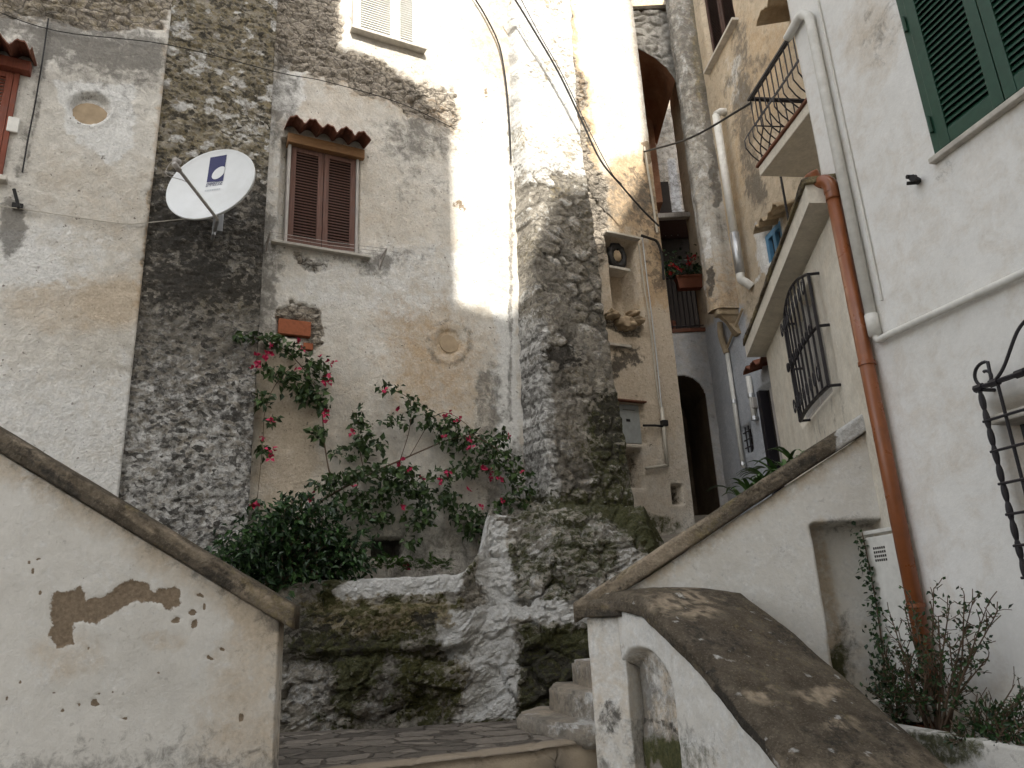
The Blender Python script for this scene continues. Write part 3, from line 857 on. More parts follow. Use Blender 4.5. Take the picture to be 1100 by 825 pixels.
# ------------------------------------------------------------------ rock under the house, with the planted ledge
def lerp_keys(x, keys):
    xs = [k[0] for k in keys]
    ys = np.array([k[1] for k in keys], float)
    return np.stack([np.interp(x, xs, ys[:, i]) for i in range(ys.shape[1])], -1)
def build_rock():
    nx, nv = 300, 230
    x = np.linspace(-3.4, 4.2, nx)
    yA = A.o.y + (x - A.o.x) * A.u.y / A.u.x
    # profile in (offset from front face 8.0, z) at five stations
    def prof(x0):
        ya = A.o.y + (x0 - A.o.x) * A.u.y / A.u.x - 8.0
        if x0 < -.45:
            return [(-.05, -.1), (-.02, .12), (.00, .5), (.12, .66), (-.04, .74), (-.05, 1.10), (.02, 1.14), (.04, 1.40), (.16, 1.43), (.22, 1.12), (ya + .1, 1.12)]
        if x0 < .2:
            return [(-.02, -.1), (.03, .15), (.05, .5), (.08, .80), (.16, .98), (.26, 1.04), (.36, 1.10), (.42, 1.3), (.60, 1.6), (.9, 2.1), (ya + .1, 2.5)]
        if x0 < 1.9:
            return [(-.02, -.1), (.03, .15), (.06, .5), (.12, .80), (.14, .95), (.26, 1.0), (.30, 1.10), (.36, 1.4), (.5, 1.75), (1.0, 2.12), (ya + .1, 2.5)]
        return [(-.02, -.1), (.03, .15), (.06, .5), (.12, .80), (.14, .95), (.4, 1.0), (.5, 1.1), (.7, 1.2), (1.2, 1.35), (1.9, 1.5), (ya + .3, 1.7)]
    st = [-3.4, -2.0, -.62, -.36, .0, .35, 1.1, 1.5, 2.0, 4.2]
    T = np.linspace(0, 1, nv)
    prs = []
    for q in st:
        pp = np.array(prof(q)); pp = np.array(pp)
        sl_ = np.concatenate([[0], np.cumsum(np.hypot(*np.diff(pp, axis=0).T))]); 
        tk = np.linspace(0, 1, len(pp))
        prs.append(np.stack([np.interp(T, tk, pp[:, 0]), np.interp(T, tk, pp[:, 1])], -1))
    prs = np.array(prs)
    O = np.stack([np.interp(x, st, prs[:, j, 0]) for j in range(nv)], 1)
    Z = np.stack([np.interp(x, st, prs[:, j, 1]) for j in range(nv)], 1)
    Xw = np.repeat(x[:, None], nv, 1)
    Yw = 8.0 + O + .03 * (Xw + .5)
    # outward direction of the profile
    dO, dZ = np.gradient(O, axis=1), np.gradient(Z, axis=1)
    ln = np.hypot(dO, dZ) + 1e-6
    ny, nz = -dZ / ln, dO / ln
    arc = np.cumsum(ln, 1)
    b1 = fbm(Xw * 1.3, arc * 1.5, 3, 101) - .5
    b2 = 1 - np.abs(2 * fbm(Xw * 2.6, arc * 2.8, 4, 102, .6) - 1)
    h, c, sst = rubble(Xw, arc, 103, 3.4, .07)
    fine = fbm(Xw * 13, arc * 13, 5, 104, .65) - .5
    P0 = np.stack([Xw, Yw, Z], -1)
    X, Y = proj(P0)
    edge = ss(0, .12, T)[None, :] * (1 - ss(.93, 1, T))[None, :]
    wall_l = (1 - ss(-.75, -.5, Xw)) * ss(.62, .78, Z)          # smoother built lip of the planted ledge
    wx_ = Xw + .14 * (fbm(Xw * 5, arc * 5, 4, 141) - .5); wa_ = arc + .14 * (fbm(Xw * 5, arc * 5, 4, 142) - .5)
    q1_ = vor(wx_ * 2.6, wa_ * 3.2, 143); q2_ = vor(wx_ * 7, wa_ * 8, 144)
    c, sst = q1_[2], ss(.0, .16, q1_[1] - q1_[0])
    s2_ = ss(0, .25, q2_[1] - q2_[0])
    disp = (.24 * b1 + .14 * (b2 - .7) + .085 * (c * sst - .4) * (1 - .7 * wall_l) + .045 * (q2_[2] * s2_ - .4) + .05 * fine) * edge * (1 - .5 * wall_l)
    V = P0.copy()
    V[..., 1] += ny * disp; V[..., 2] += nz * disp * .8
    V[..., 0] += .05 * (fbm(Xw * 5, arc * 5, 3, 105) - .5)
    x_, y_ = wfield(X, Y, Xw, arc, 10, 6)
    wh = 1.15 * poly(x_, y_, [(470, 660), (540, 650), (560, 700), (552, 775), (495, 775), (508, 720), (470, 690)], 9)
    wh = np.maximum(wh, 1.15 * poly(x_, y_, [(505, 560), (545, 555), (556, 650), (520, 655)], 9))
    wh = np.maximum(wh, .95 * poly(x_, y_, [(540, 648), (632, 640), (640, 668), (540, 672)], 6))
    wh = np.maximum(wh, 1.1 * poly(X + 8 * (fbm(Xw * 9, arc * 9, 3, 145) - .5), Y + 6 * (fbm(Xw * 9, arc * 9, 3, 146) - .5), [(355, 636), (380, 622), (440, 612), (500, 600), (500, 636), (420, 640), (360, 646)], 3) * (O > -.03))
    wh = np.maximum(wh, .16 + 0 * Xw)
    wh = np.maximum(wh, .36 * blob(x_, y_, 345, 740, 50, 40))
    bl = .40 * blob(x_, y_, 612, 600, 74, 50)
    wh = np.maximum(wh, bl)
    ms = .45 * poly(x_, y_, [(320, 645), (500, 638), (505, 668), (470, 690), (340, 690)], 10)
    ms = np.maximum(ms, .9 * poly(x_, y_, [(302, 690), (345, 682), (470, 680), (420, 700), (380, 770), (365, 780), (360, 720), (310, 700)], 14))
    ms = np.maximum(ms, .85 * poly(x_, y_, [(560, 680), (640, 668), (640, 760), (560, 760)], 12))
    ms = np.maximum(ms, .95 * poly(x_, y_, [(555, 520), (640, 530), (720, 560), (700, 600), (660, 565), (560, 545)], 10))
    ms = np.maximum(ms, .7 * blob(x_, y_, 615, 590, 22, 26))
    ms = np.maximum(ms, .6 * poly(x_, y_, [(420, 690), (500, 700), (495, 775), (420, 778)], 22))
    ms = np.maximum(ms, .62 * ss(.44, .60, fbm(Xw * 2.3, arc * 2.3, 3, 106)))
    stv = .3 + 1.3 * fbm(Xw * 9, arc * 1.2, 4, 108)
    dk = .55 * stv * poly(x_, y_, [(302, 655), (345, 655), (420, 690), (360, 725), (305, 700)], 14) + .5 * ss(.55, .15, b2)
    dk = np.maximum(dk, .75 * blob(x_, y_, 460, 668, 16, 6)) 
    dk = np.maximum(dk, .6 * poly(x_, y_, [(560, 690), (632, 700), (632, 755), (560, 758)], 14))
    gr = .45 * fbm(Xw * 2, arc * 2, 3, 107) + .3 * blob(x_, y_, 430, 740, 70, 40)
    nw = 1 - np.clip(wh * 1.4 - .35, 0, 1)
    dk, gr = dk * nw, gr * nw
    li = .85 * poly(x_, y_, [(320, 645), (500, 645), (490, 665), (420, 690), (350, 690)], 12)
    li = np.maximum(li, .55 * poly(x_, y_, [(430, 700), (500, 700), (500, 770), (430, 770)], 15))
    soil = ((Xw < -.5) & (O > .24) & (Z > 1.0) & (Z < 1.3))
    dk = np.where(soil, .9, dk); wh = np.where(soil, 0, wh)
    o = mk('rock_ledge', V.reshape(-1, 3), grid_faces(nx, nv), M['rock'], None,
           dict(cell=np.clip(.5 + .6 * (c * sst - .4) + .7 * (q2_[2] * s2_ - .4), 0, 1), white=wh, moss=ms * nw * (.72 + .8 * fbm(Xw * 6, arc * 5, 4, 109)), dark=dk, grime_shade=gr, lichen=li), smooth=False, loc=(-.5, 8, 0))
    tag(o, kind='structure')
build_rock()

# ------------------------------------------------------------------ landing, stairs, ground
LE0, LEdir = Vector((-1.19, 5.86, 0)), Vector((math.sin(R(68)), math.cos(R(68)), 0))
LEn = Vector((LEdir.y, -LEdir.x, 0))      # towards the viewer
def paving_mat():
    n = NT('flagstone')
    wv = n.t.nodes.new('ShaderNodeVectorMath'); wv.operation = 'MULTIPLY_ADD'
    nn_ = n.t.nodes.new('ShaderNodeTexNoise'); nn_.inputs['Scale'].default_value = 3.0; nn_.inputs['Detail'].default_value = 4
    n.l(n.co, nn_.inputs['Vector'])
    n.l(nn_.outputs['Color'], wv.inputs[0]); wv.inputs[1].default_value = (.16, .16, .16); n.l(n.co, wv.inputs[2])
    ve = n.vor(2.6, 'DISTANCE_TO_EDGE', (1.0, 1.7, 1), co=wv.outputs[0])
    vc = n.vor(2.6, 'F1', (1.0, 1.7, 1), co=wv.outputs[0])
    N2, N3 = n.noise(7, 8, .7), n.noise(40, 6, .65)
    sep = n.t.nodes.new('ShaderNodeSeparateColor'); n.l(vc.outputs['Color'], sep.inputs[0])
    c = n.mix(sep.outputs[0], (.10, .088, .075), (.24, .212, .18))
    c = n.mix(1.0, c, n.val(N2, .62, 1.25), 'MULTIPLY')
    c = n.mix(1.0, c, n.val(N3, .85, 1.12), 'MULTIPLY')
    j = n.maprange(ve.outputs['Distance'], .015, .05, 1, 0)
    j = n.math('MULTIPLY', j, n.maprange(n.attr('tan'), .25, .6, 1, 0))
    c = n.mix(n.math('MULTIPLY', j, .8), c, (.07, .06, .05))
    c = n.mix(n.math('MULTIPLY', n.attr('tan'), .9), c, (.44, .36, .26))
    n.bump([(n.math('MULTIPLY', j, -1.0), 1.5), (N2, 1.0), (N3, .4)], .015)
    return n.done(c, .8, .25)
M['pave'] = paving_mat()
def build_landing():
    nx, ny = 150, 110
    s = np.linspace(-2.2, 2.6, nx)[:, None]; t = np.linspace(0, 3.2, ny)[None, :]
    t = t ** 1.0
    P = np.array(LE0) + s[..., None] * np.array(LEdir) + t[..., None] * -np.array(LEn)
    S, T = s + 0 * t, t + 0 * s
    f1, f2, c = vor(S * 2.4 + .2 * fbm(S * 3, T * 3, 3, 112), T * 4.2, 110)
    z = .010 * (c - .5) - .010 * (1 - ss(.0, .12, f2 - f1)) + .02 * (fbm(S * 1.1, T * 1.1, 3, 111) - .5)
    ed = 1 - ss(0, .05, T)
    P[..., 2] = z - .02 * ed
    tn = (1 - ss(.12, .22, T + .05 * (fbm(S * 5, T * 5, 3, 113) - .5))) * .55
    V = P.reshape(-1, 3); F = grid_faces(nx, ny).tolist()
    # worn front riser
    k = len(V); row = [i * ny for i in range(nx)]
    jj = fbm(s[:, 0] * 6, s[:, 0] * 0, 3, 114) - .5
    r = [np.array(V[q]) + np.array(LEn) * (.025 + .03 * jj[i]) + np.array([0, 0, -.05]) for i, q in enumerate(row)]
    r2 = [q + np.array([0, 0, -.20]) for q in r]
    V = np.concatenate([V, r, r2])
    for i in range(nx - 1):
        F.append([row[i], row[i + 1], k + i + 1, k + i]); F.append([k + i, k + i + 1, k + nx + i + 1, k + nx + i])
    tn = np.concatenate([tn.ravel(), .62 + .8 * jj, .42 + 1.0 * jj])
    tag(mk('landing', V, F, M['pave'], None, dict(tan=tn), smooth=True, loc=LE0), kind='structure')
build_landing()
M['step'] = aged('worn_step_stone', (.21, .188, .16), (.31, .28, .235), ('tan', 'white', 'grime_shade', 'moss'), big=3, bumps=1.4, speck=.4, seed=11)
def solid(name, loop, z0, z1, mat, parent=None, loc=None, bev=.02, res=.06, amp=.008, seed=0, attrs=None):
    """upright prism over a plan outline with worn edges"""
    bm = bmesh.new()
    bot = [bm.verts.new((p[0], p[1], z0)) for p in loop]
    f = bm.faces.new(bot)
    ex = bmesh.ops.extrude_face_region(bm, geom=[f])
    for v in ex['geom']:
        if isinstance(v, bmesh.types.BMVert): v.co.z = z1
    bmesh.ops.recalc_face_normals(bm, faces=bm.faces)
    bmesh.ops.bevel(bm, geom=list(bm.edges), offset=bev, segments=2, affect='EDGES')
    for _ in range(6):
        es = [e for e in bm.edges if e.calc_length() > res]
        if not es: break
        bmesh.ops.subdivide_edges(bm, edges=es, cuts=1)
        bmesh.ops.triangulate(bm, faces=[q for q in bm.faces if len(q.verts) > 4])
    bm.normal_update(); bm.verts.index_update()
    V = np.array([v.co[:] for v in bm.verts]); N = np.array([v.normal[:] for v in bm.verts])
    nz = fbm(V[:, 0] * 5 + V[:, 2] * 3, V[:, 1] * 5 - V[:, 2] * 4, 4, 120 + seed) - .5
    V = V + N * (amp * 2 * nz)[:, None]
    F = [[v.index for v in q.verts] for q in bm.faces]
    bm.free()
    at_ = {}
    if attrs:
        X, Y = proj(V); at_ = attrs(V, X, Y)
    return mk(name, V, F, mat, parent, at_, smooth=True, loc=loc)
st = thing('stone_stairs', 'worn stone steps turning up to the right behind the painted parapet', 'stairs', (1, 7, 0))
def step_attr(V, X, Y):
    return dict(white=.55 * ss(.3, .9, fbm(V[:, 0] * 4, V[:, 2] * 4 + V[:, 1], 3, 130)), grime_shade=.5 * fbm(V[:, 0] * 3, V[:, 1] * 3, 3, 131), tan=.5 * fbm(V[:, 0] * 2, V[:, 1] * 2, 2, 132))
sn = [((-.12, 7.40), (.42, 6.42)), ((.20, 7.66), (.60, 6.6)), ((.45, 7.82), (.78, 6.6)), ((.80, 7.95), (.98, 6.6)), ((1.1, 8.0), (1.25, 6.5)), ((1.42, 8.1), (1.5, 6.5)), ((1.75, 8.2), (1.8, 6.45)), ((2.05, 8.2), (2.1, 6.4))]
for i, (p, q) in enumerate(sn):
    zt = .12 + .205 * i
    bk_ = 7.95 if i == 0 else 8.7
    lp = [p, ((p[0] + q[0]) / 2 - .05, (p[1] + q[1]) / 2 - .02), q, (2.6, 6.38), (2.6, bk_), (p[0] + .22, bk_), (p[0] + .02, p[1] + .2)]
    solid('step', lp, max(-.05, zt - .45), zt, M['step'], st, bev=.03, seed=i, amp=.014, attrs=step_attr)
# flight going down towards the viewer
for i in range(4):
    zt = -.20 * (i + 1) - .012
    a = LE0 + LEn * (.29 * i - .03) - LEdir * 2.4
    c = LE0 + LEdir * 2.1 + LEn * (.29 * i - .03)
    lp = [a + LEn * .33, c + LEn * .33, c, a]
    solid('step', [(q.x, q.y) for q in lp], zt - .35, zt, M['step'], st, bev=.02, seed=20 + i, attrs=step_attr)
b = MB()
nx = 40
V, F = [], []
for i in range(nx + 1):
    for j in range(nx + 1):
        V.append((-60 + 120 * i / nx, -60 + 120 * j / nx, -.84))
mk('ground', V, grid_faces(nx + 1, nx + 1), M['pave'], None, dict(tan=[0] * len(V)))['kind'] = 'structure'

# ------------------------------------------------------------------ left stair parapet
lt0, lt1 = L.h(0, 487), L.h(300, 668)
lsl = (lt1[1] - lt0[1]) / (lt1[0] - lt0[0])
LE = lt1[0]
lp = thing('stair_parapet', 'left cream stair parapet with brown peeled patch and sloping stone coping', 'parapet', L.P(LE - 1, -.3))
def f_lp(S, Z, X, Y):
    x, y = wfield(X, Y, S, Z, 8, 8)
    pe = poly(x, y, [(54, 660), (60, 640), (84, 631), (88, 648), (98, 641), (116, 637), (122, 625), (138, 623), (165, 632), (195, 633), (190, 646), (178, 656), (165, 647), (140, 650), (120, 662), (98, 674), (80, 668), (78, 690), (60, 694), (51, 676)], 7)
    for q in ((43, 600, 4, 4), (32, 606, 3, 3), (37, 613, 3, 3), (213, 640, 5, 3), (201, 660, 7, 5), (185, 665, 6, 4), (206, 672, 6, 6), (214, 652, 3, 3), (102, 750, 5, 4), (104, 742, 3, 3), (132, 772, 5, 3), (68, 760, 4, 3), (225, 709, 6, 3), (238, 699, 4, 3), (19, 735, 4, 4), (84, 753, 3, 3), (120, 743, 3, 3), (57, 743, 3, 2), (256, 776, 5, 9), (98, 694, 3, 3), (187, 706, 2, 3), (170, 722, 2, 3), (5, 755, 3, 3), (86, 619, 2, 5), (42, 637, 2, 6)):
        pe = np.maximum(pe, .95 * blob(x, y, q[0], q[1], q[2] * .45, q[3] * .45, e=1.0))
    zt = lt1[1] + (S - LE) * lsl
    tn = .72 * ss(.28, .0, zt - Z + .10 * (fbm(S * 4, Z * 4, 3, 201) - .5)) + .62 * poly(x, y, [(250, 650), (310, 655), (312, 830), (200, 830)], 30)
    tn = np.maximum(tn, .45 * blob(x, y, 70, 700, 30, 20)); tn = np.maximum(tn, .5 * blob(x, y, 178, 690, 16, 8))
    gr = .55 * ss(760, 840, y + 40 * (fbm(S * 3, Z * 3, 3, 202) - .5)) + .35 * ss(.12, .0, zt - Z) + .25 * poly(x, y, [(270, 640), (310, 660), (310, 830), (295, 830)], 8)
    pes = ss(.35, .65, pe + .3 * (fbm(S * 12, Z * 12, 4, 203) - .5))
    d = .010 * (fbm(S * 2, Z * 2, 4, 204) - .5) * 2 - .005 * pes + .004 * (fbm(S * 10, Z * 10, 3, 205) - .5)
    return d, dict(peel=pe * 1.05, tan=tn, grime_shade=gr, white=.42 * fbm(S * 1.3, Z * 1.3, 3, 206))
panel('wall', L, LE - 3.2, LE, -.9, lambda s: lt1[1] + (s - LE) * lsl, .016, M['para'], lp, f_lp, thick=.26)
pa = L.P(LE - 3.3, lt1[1] + (-3.3) * lsl + .17); pb = L.P(LE + .10, lt1[1] + .10 * lsl + .165)
def f_cope(LN, PE, X, Y, la, ve):
    return dict(tan=.40 * ss(.45, .75, fbm(LN * 5, PE * 8, 4, 210)) + .32 * np.exp(-((la - .0) / .06) ** 2) * (ve > -.08), lichen=.45 * ss(.5, .7, fbm(LN * 4, PE * 5, 3, 211)), dark=.50 * ss(.45, .75, fbm(LN * 5, PE * 7, 4, 212)) + .1 * (ve < -.08), white=.0 * LN)
bar('coping', [pa, pb], (L.n * .055, L.n * -.32), .155, M['cope'], lp, res=.03, amp=.007, fn=f_cope, seed=3)

# ------------------------------------------------------------------ right stair parapet (behind) with niche beside the white house
bt0, bt1 = B.h(632, 662), B.h(905, 482)
bsl = (bt1[1] - bt0[1]) / (bt1[0] - bt0[0])
BE = (K - B.o).dot(B.u) + .08
rp = thing('stair_parapet', 'right cream stair parapet rising to the white house with a tall shallow recess', 'parapet', B.P(1, 0))
RN0, RN1 = B.h(884, 640)[0], BE + .5
RNZ = B.h(900, 562)[1]
def f_rp(S, Z, X, Y):
    x, y = wfield(X, Y, S, Z, 4, 9)
    zt = bt1[1] + (S - bt1[0]) * bsl
    rc = ss(RN0 - .015, RN0 + .03, S + .02 * (fbm(Z * 6, S, 3, 220) - .5)) * (1 - ss(RNZ - .012, RNZ + .012, Z))
    d = .008 * (fbm(S * 2, Z * 2, 4, 221) - .5) * 2 - .26 * rc + .003 * (fbm(S * 10, Z * 10, 3, 222) - .5)
    tn = .70 * ss(.22, .0, zt - Z + .10 * (fbm(S * 4, Z * 4, 3, 223) - .5)) + .72 * line(x, y, [(882, 565), (897, 650), (905, 740)], 16) + .45 * rc * ss(600, 740, y)
    gr = .5 * blob(x, y, 915, 720, 14, 40) + .3 * ss(.08, .0, zt - Z) + .35 * blob(x, y, 915, 562, 30, 6)
    return d, dict(tan=tn, grime_shade=gr, moss=.75 * blob(x, y, 908, 735, 9, 30) , white=.40 + 0 * S)
panel('wall', B, .07, BE, -.9, lambda s: bt1[1] + (s - bt1[0]) * bsl, .018, M['para'], rp, f_rp, thick=.28)
pa = B.P(-.05, bt1[1] + (-.05 - bt1[0]) * bsl + .165); pb = B.P(BE - .02, bt1[1] + (BE - .02 - bt1[0]) * bsl + .165)
pk = B.P(BE - .42, bt1[1] + (BE - .42 - bt1[0]) * bsl + .165)
def f_cope2(LN, PE, X, Y, la, ve):
    d = f_cope(LN, PE, X, Y, la, ve)
    d['white'] = 1.1 * ss(893, 905, X + 6 * (fbm(LN * 8, PE * 8, 3, 230) - .5))
    d['tan'] = np.maximum(d['tan'], .6 * blob(X, Y, 690, 610, 60, 40))
    for k in ('dark', 'lichen', 'tan'): d[k] = d[k] * (1 - np.clip(d['white'], 0, 1))
    return d
bar('coping', [pa, pb], (B.n * .05, B.n * -.30), .15, M['cope'], rp, res=.03, amp=.008, fn=f_cope2, seed=5)

# ------------------------------------------------------------------ parapet beside the lower stairs, with arched alcove
fp = thing('stair_parapet', 'broad brown-topped stair parapet in the foreground with a small arched alcove', 'parapet', FP.P(1, -.8))
def ftop(s):
    s = np.asarray(s, float)
    return .97 - .66 * np.maximum(0, s - .40) - .05 * np.exp(-((s - .40) / .22) ** 2)
AS0, AS1 = FP.h(667, 760)[0], FP.h(724, 765)[0]
AZ1 = FP.h(695, 699)[1]
def f_fp(S, Z, X, Y):
    x, y = wfield(X, Y, S, Z, 6, 10)
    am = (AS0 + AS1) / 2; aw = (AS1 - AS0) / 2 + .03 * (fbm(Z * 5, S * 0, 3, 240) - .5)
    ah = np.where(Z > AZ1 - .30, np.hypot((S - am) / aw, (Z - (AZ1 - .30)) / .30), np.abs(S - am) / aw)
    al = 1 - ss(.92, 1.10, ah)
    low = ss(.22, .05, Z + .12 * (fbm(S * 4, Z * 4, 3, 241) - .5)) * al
    d = .03 * (fbm(S * 2.2, Z * 2.2, 4, 242) - .5) * 2 - .14 * al + .03 * low + .006 * (fbm(S * 10, Z * 10, 3, 243) - .5)
    gr = .62 * low + .42 * al + .55 * blob(x, y, 655, 760, 16, 40) + .45 * line(x, y, [(663, 655), (664, 740)], 7) + .3 * ss(.07, 0, ftop(S) - Z) + .4 * poly(x, y, [(720, 760), (760, 790), (770, 830), (720, 830)], 18)  # alcove interior darkened in colour as recess shade, on top of the dirt
    ms = .75 * low * ss(.45, .6, fbm(S * 6, Z * 6, 3, 244)) + .4 * blob(x, y, 735, 815, 25, 20)
    tn = .55 * line(x, y, [(658, 650), (660, 740)], 14) + .75 * al + .4 * fbm(S * 3, Z * 3, 3, 245)  # alcove term tints the recess darker, shade put into the colour
    return d, dict(grime_shade=gr, moss=ms, tan=tn, white=.45 + .3 * (fbm(S * 2, Z * 2, 3, 246) - .5), dark=.6 * line(x, y, [(668, 775), (690, 776), (712, 790)], 5))
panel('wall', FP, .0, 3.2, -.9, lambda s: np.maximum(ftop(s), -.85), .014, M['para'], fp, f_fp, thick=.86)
def f_pl(S, Z, X, Y):
    x, y = wfield(X, Y, S, Z, 5, 12)
    gr = .7 * ss(740, 790, y) * fbm(S * 4, Z * 4, 3, 250) * 1.4 + .35 * ss(690, 665, y)
    return .012 * (fbm(S * 4, Z * 4, 4, 251) - .5) * 2, dict(grime_shade=gr, tan=.5 * fbm(S * 3, Z * 2, 3, 252) + .2, white=.45 + 0 * S, dark=.55 * blob(x, y, 655, 770, 9, 14))
pf0, pf1 = B.P(.05, 0, .05), FP.P(.02, 0, -.02)
PF = Wall((pf0.x, pf0.y), math.degrees(math.atan2(pf1.x - pf0.x, pf1.y - pf0.y)))
panel('end_pillar', PF, 0.0, (pf1 - pf0).length, -.6, .93, .016, M['para'], fp, f_pl, thick=.30)
path = []
for s in np.concatenate([np.linspace(-.30, .34, 6), np.linspace(.38, .50, 6), np.linspace(.56, 3.3, 12)]):
    path.append(FP.P(s, float(ftop(s)) + .135))
def f_cap(LN, PE, X, Y, la, ve):
    n1 = fbm(LN * 2.5, PE * 3.5, 4, 260)
    wx, wy = X + 26 * (fbm(LN * 6, PE * 6, 4, 264) - .5), Y + 20 * (fbm(LN * 6, PE * 6, 4, 265) - .5)
    sp = fbm(LN * 22, PE * 22, 3, 266)
    tn = .22 * ss(.55, .78, fbm(LN * 3.5, PE * 3.5, 4, 261)) + (.75 * blob(wx, wy, 735, 650, 26, 10) + .7 * blob(wx, wy, 820, 745, 14, 6) + .75 * blob(wx, wy, 880, 745, 16, 5) + .75 * blob(wx, wy, 905, 775, 16, 6)) * ss(.3, .6, sp) + .3 * ss(780, 830, Y)
    return dict(tan=tn, lichen=.22 * ss(.45, .65, n1), dark=.50 * ss(.45, .72, fbm(LN * 5, PE * 6, 4, 262)) + .3 * (ve < -.05) * (la < .1), white=.62 * ss(.70, .78, fbm(LN * 14, PE * 14, 3, 263)) * .8)
bar('coping', path, (FP.n * .045, FP.n * -.88), .125, M['cope'], fp, res=.022, amp=.016, dome=.035, fn=f_cap, seed=7, rnd=.05)
# level stub of coping over the end pillar
q0 = PF.P(-.07, .93 + .135); q1 = PF.P((pf1 - pf0).length + .03, .93 + .135)
bar('coping', [q0, q1], (PF.n * .06, PF.n * -.30), .13, M['cope'], fp, res=.02, amp=.010, dome=.01, fn=f_cope, seed=8, rnd=.035)

# ------------------------------------------------------------------ white house on the right
wh = thing('white_house', 'white plastered house with green shutters, iron window grilles and low lean-to wing', 'house', C.P(KS + 1, 0))
GS0 = C.h(1012, 172)[0]; GZ0 = C.h(1012, 172)[1] + .05; GS1 = GS0 + 1.12; GZ1 = GZ0 + 1.55
IS0 = C.h(1066, 450)[0]; IZ1 = C.h(1066, 436)[1]; IZ0 = IZ1 - 1.25; IS1 = IS0 + .85
def f_c(S, Z, X, Y):
    x, y = wfield(X, Y, S, Z, 6, 13)
    d = .010 * (fbm(S * 1.6, Z * 1.6, 4, 301) - .5) * 2 + .003 * (fbm(S * 9, Z * 9, 3, 302) - .5)
    d = d - .12 * rect(S, Z, GS0 + .02, GS1 - .02, GZ0 + .02, GZ1, .012) - .16 * rect(S, Z, IS0, IS1, IZ0, IZ1, .02)
    tn = .55 * rect(S, Z, IS0, IS1, IZ0, IZ1) + .42 * blob(x, y, 940, 35, 20, 30) + .35 * fbm(S * 1.1, Z * 1.1, 3, 303) + .4 * ss(700, 800, y)
    gr = .35 * blob(x, y, 1018, 180, 6, 12) + .30 * blob(x, y, 948, 30, 16, 26) + .35 * ss(-.1, -.3, Z)
    return d, dict(tan=tn, grime_shade=gr)
panel('wall', C, KS, KS + 9.5, -.9, 9.0, .035, M['white'], wh, f_c, thick=.3)
DS1 = D.h(831, 430)[0]
DG0, DG1 = D.h(855, 450, .14)[0], D.h(886, 406, .12)[0]
DG0, DG1 = min(DG0, DG1), max(DG0, DG1)
DGZ0, DGZ1 = (D.h(857, 451, .17)[1] + D.h(886, 407, .15)[1]) / 2 + .04, D.h(866, 294, .14)[1] + .16
print('GR', DG0, DG1, DGZ0, DGZ1, D.h(837, 328, .17), D.h(868, 292, .15))
DZT = D.h(856, 312)[1]
HG0, HG1 = D.h(883, 360)[0], D.h(848, 380)[0]
def f_d(S, Z, X, Y):
    d = .008 * (fbm(S * 1.6, Z * 1.6, 4, 311) - .5) * 2
    d = d - .15 * rect(S, Z, HG0, HG1, DGZ0, DGZ1 - .05, .015)
    st_ = .38 * rect(S, Z, DG0 - .1, DG1 + .1, DGZ0 - .5, DGZ0 - .05, .05) * ss(.5, .65, fbm(S * 9, Z * .8, 3, 312))
    return d, dict(tan=.68 + .3 * (fbm(S * 2, Z * 2, 3, 313) - .5), grime_shade=st_)
M['cream'] = aged('cream_plaster', (.62, .575, .49), (.68, .635, .55), ('tan', 'grime_shade', 'moss'), big=.7, bumps=.45, seed=15, relief=.008)
M['cream_l'] = M['cream']
def f_d2(S, Z, X, Y):
    d, a_ = f_d(S, Z, X, Y)
    a_['tan'] = a_['tan'] * .35
    return d, a_
panel('wing_wall', D, .01, DS1, .4, DZT + .03, .03, M['cream'], wh, f_d2, thick=.4)
# lean-to roof slab
sof = (D.h(892, 238)[1] + D.h(821, 386)[1]) / 2
def soffit_out(px, py):
    lo, hi = 0.0, 1.5
    for _ in range(40):
        md = (lo + hi) / 2
        if D.h(px, py, md)[1] > sof: lo = md
        else: hi = md
    return md, D.h(px, py, md)[0]
(oa_, sa_), (ob_, sb_) = soffit_out(869, 218), soffit_out(802, 384)
print('SOF', sof, oa_, sa_, ob_, sb_)
o1 = (oa_ + ob_) / 2
s_n, s_f = -.12, D.h(821, 386)[0]
def at_s(px, py, s_):
    d_ = ray(px, py); o_ = D.P(s_, 0) - Vector((0, 0, ZC)); o_.z = 0
    P_ = d_ * (o_.dot(D.u) / d_.dot(D.u))
    return (P_ - D.o).dot(D.n), P_.z + ZC
(oN, zN), (oF, zF) = at_s(869, 218, s_n), at_s(802, 384, s_f)
print('SLAB', oN, zN, oF, zF, sof)
b = MB()
fz = .17
b.hexa([D.P(s_n, sof, -.6), D.P(s_f, sof, -.6), D.P(s_f, zF, oF), D.P(s_n, zN, oN), D.P(s_n, sof + .35, -.6), D.P(s_f, sof + .35, -.6), D.P(s_f, zF + fz, oF), D.P(s_n, zN + fz, oN)])
o1 = (oN + oF) / 2
slab = b.build('canopy_slab', M['cream'], wh)
V0 = D.P(s_n - .03, zN + fz + .06, oN + .025); V1 = D.P(s_f + .02, zF + fz + .06, oF + .025)
def f_mossy(LN, PE, X, Y, la, ve):
    return dict(lichen=.75 * ss(.4, .6, fbm(LN * 5, PE * 5, 3, 320)), dark=.6 * ss(.45, .65, fbm(LN * 6, PE * 6, 3, 321)), tan=.4 * fbm(LN * 3, PE * 3, 3, 322))
bar('roof_edge', [V0, V1], (D.n * 0, D.n * -.7), .058, M['cope'], slab, res=.04, amp=.012, fn=f_mossy, seed=9, rnd=.02)
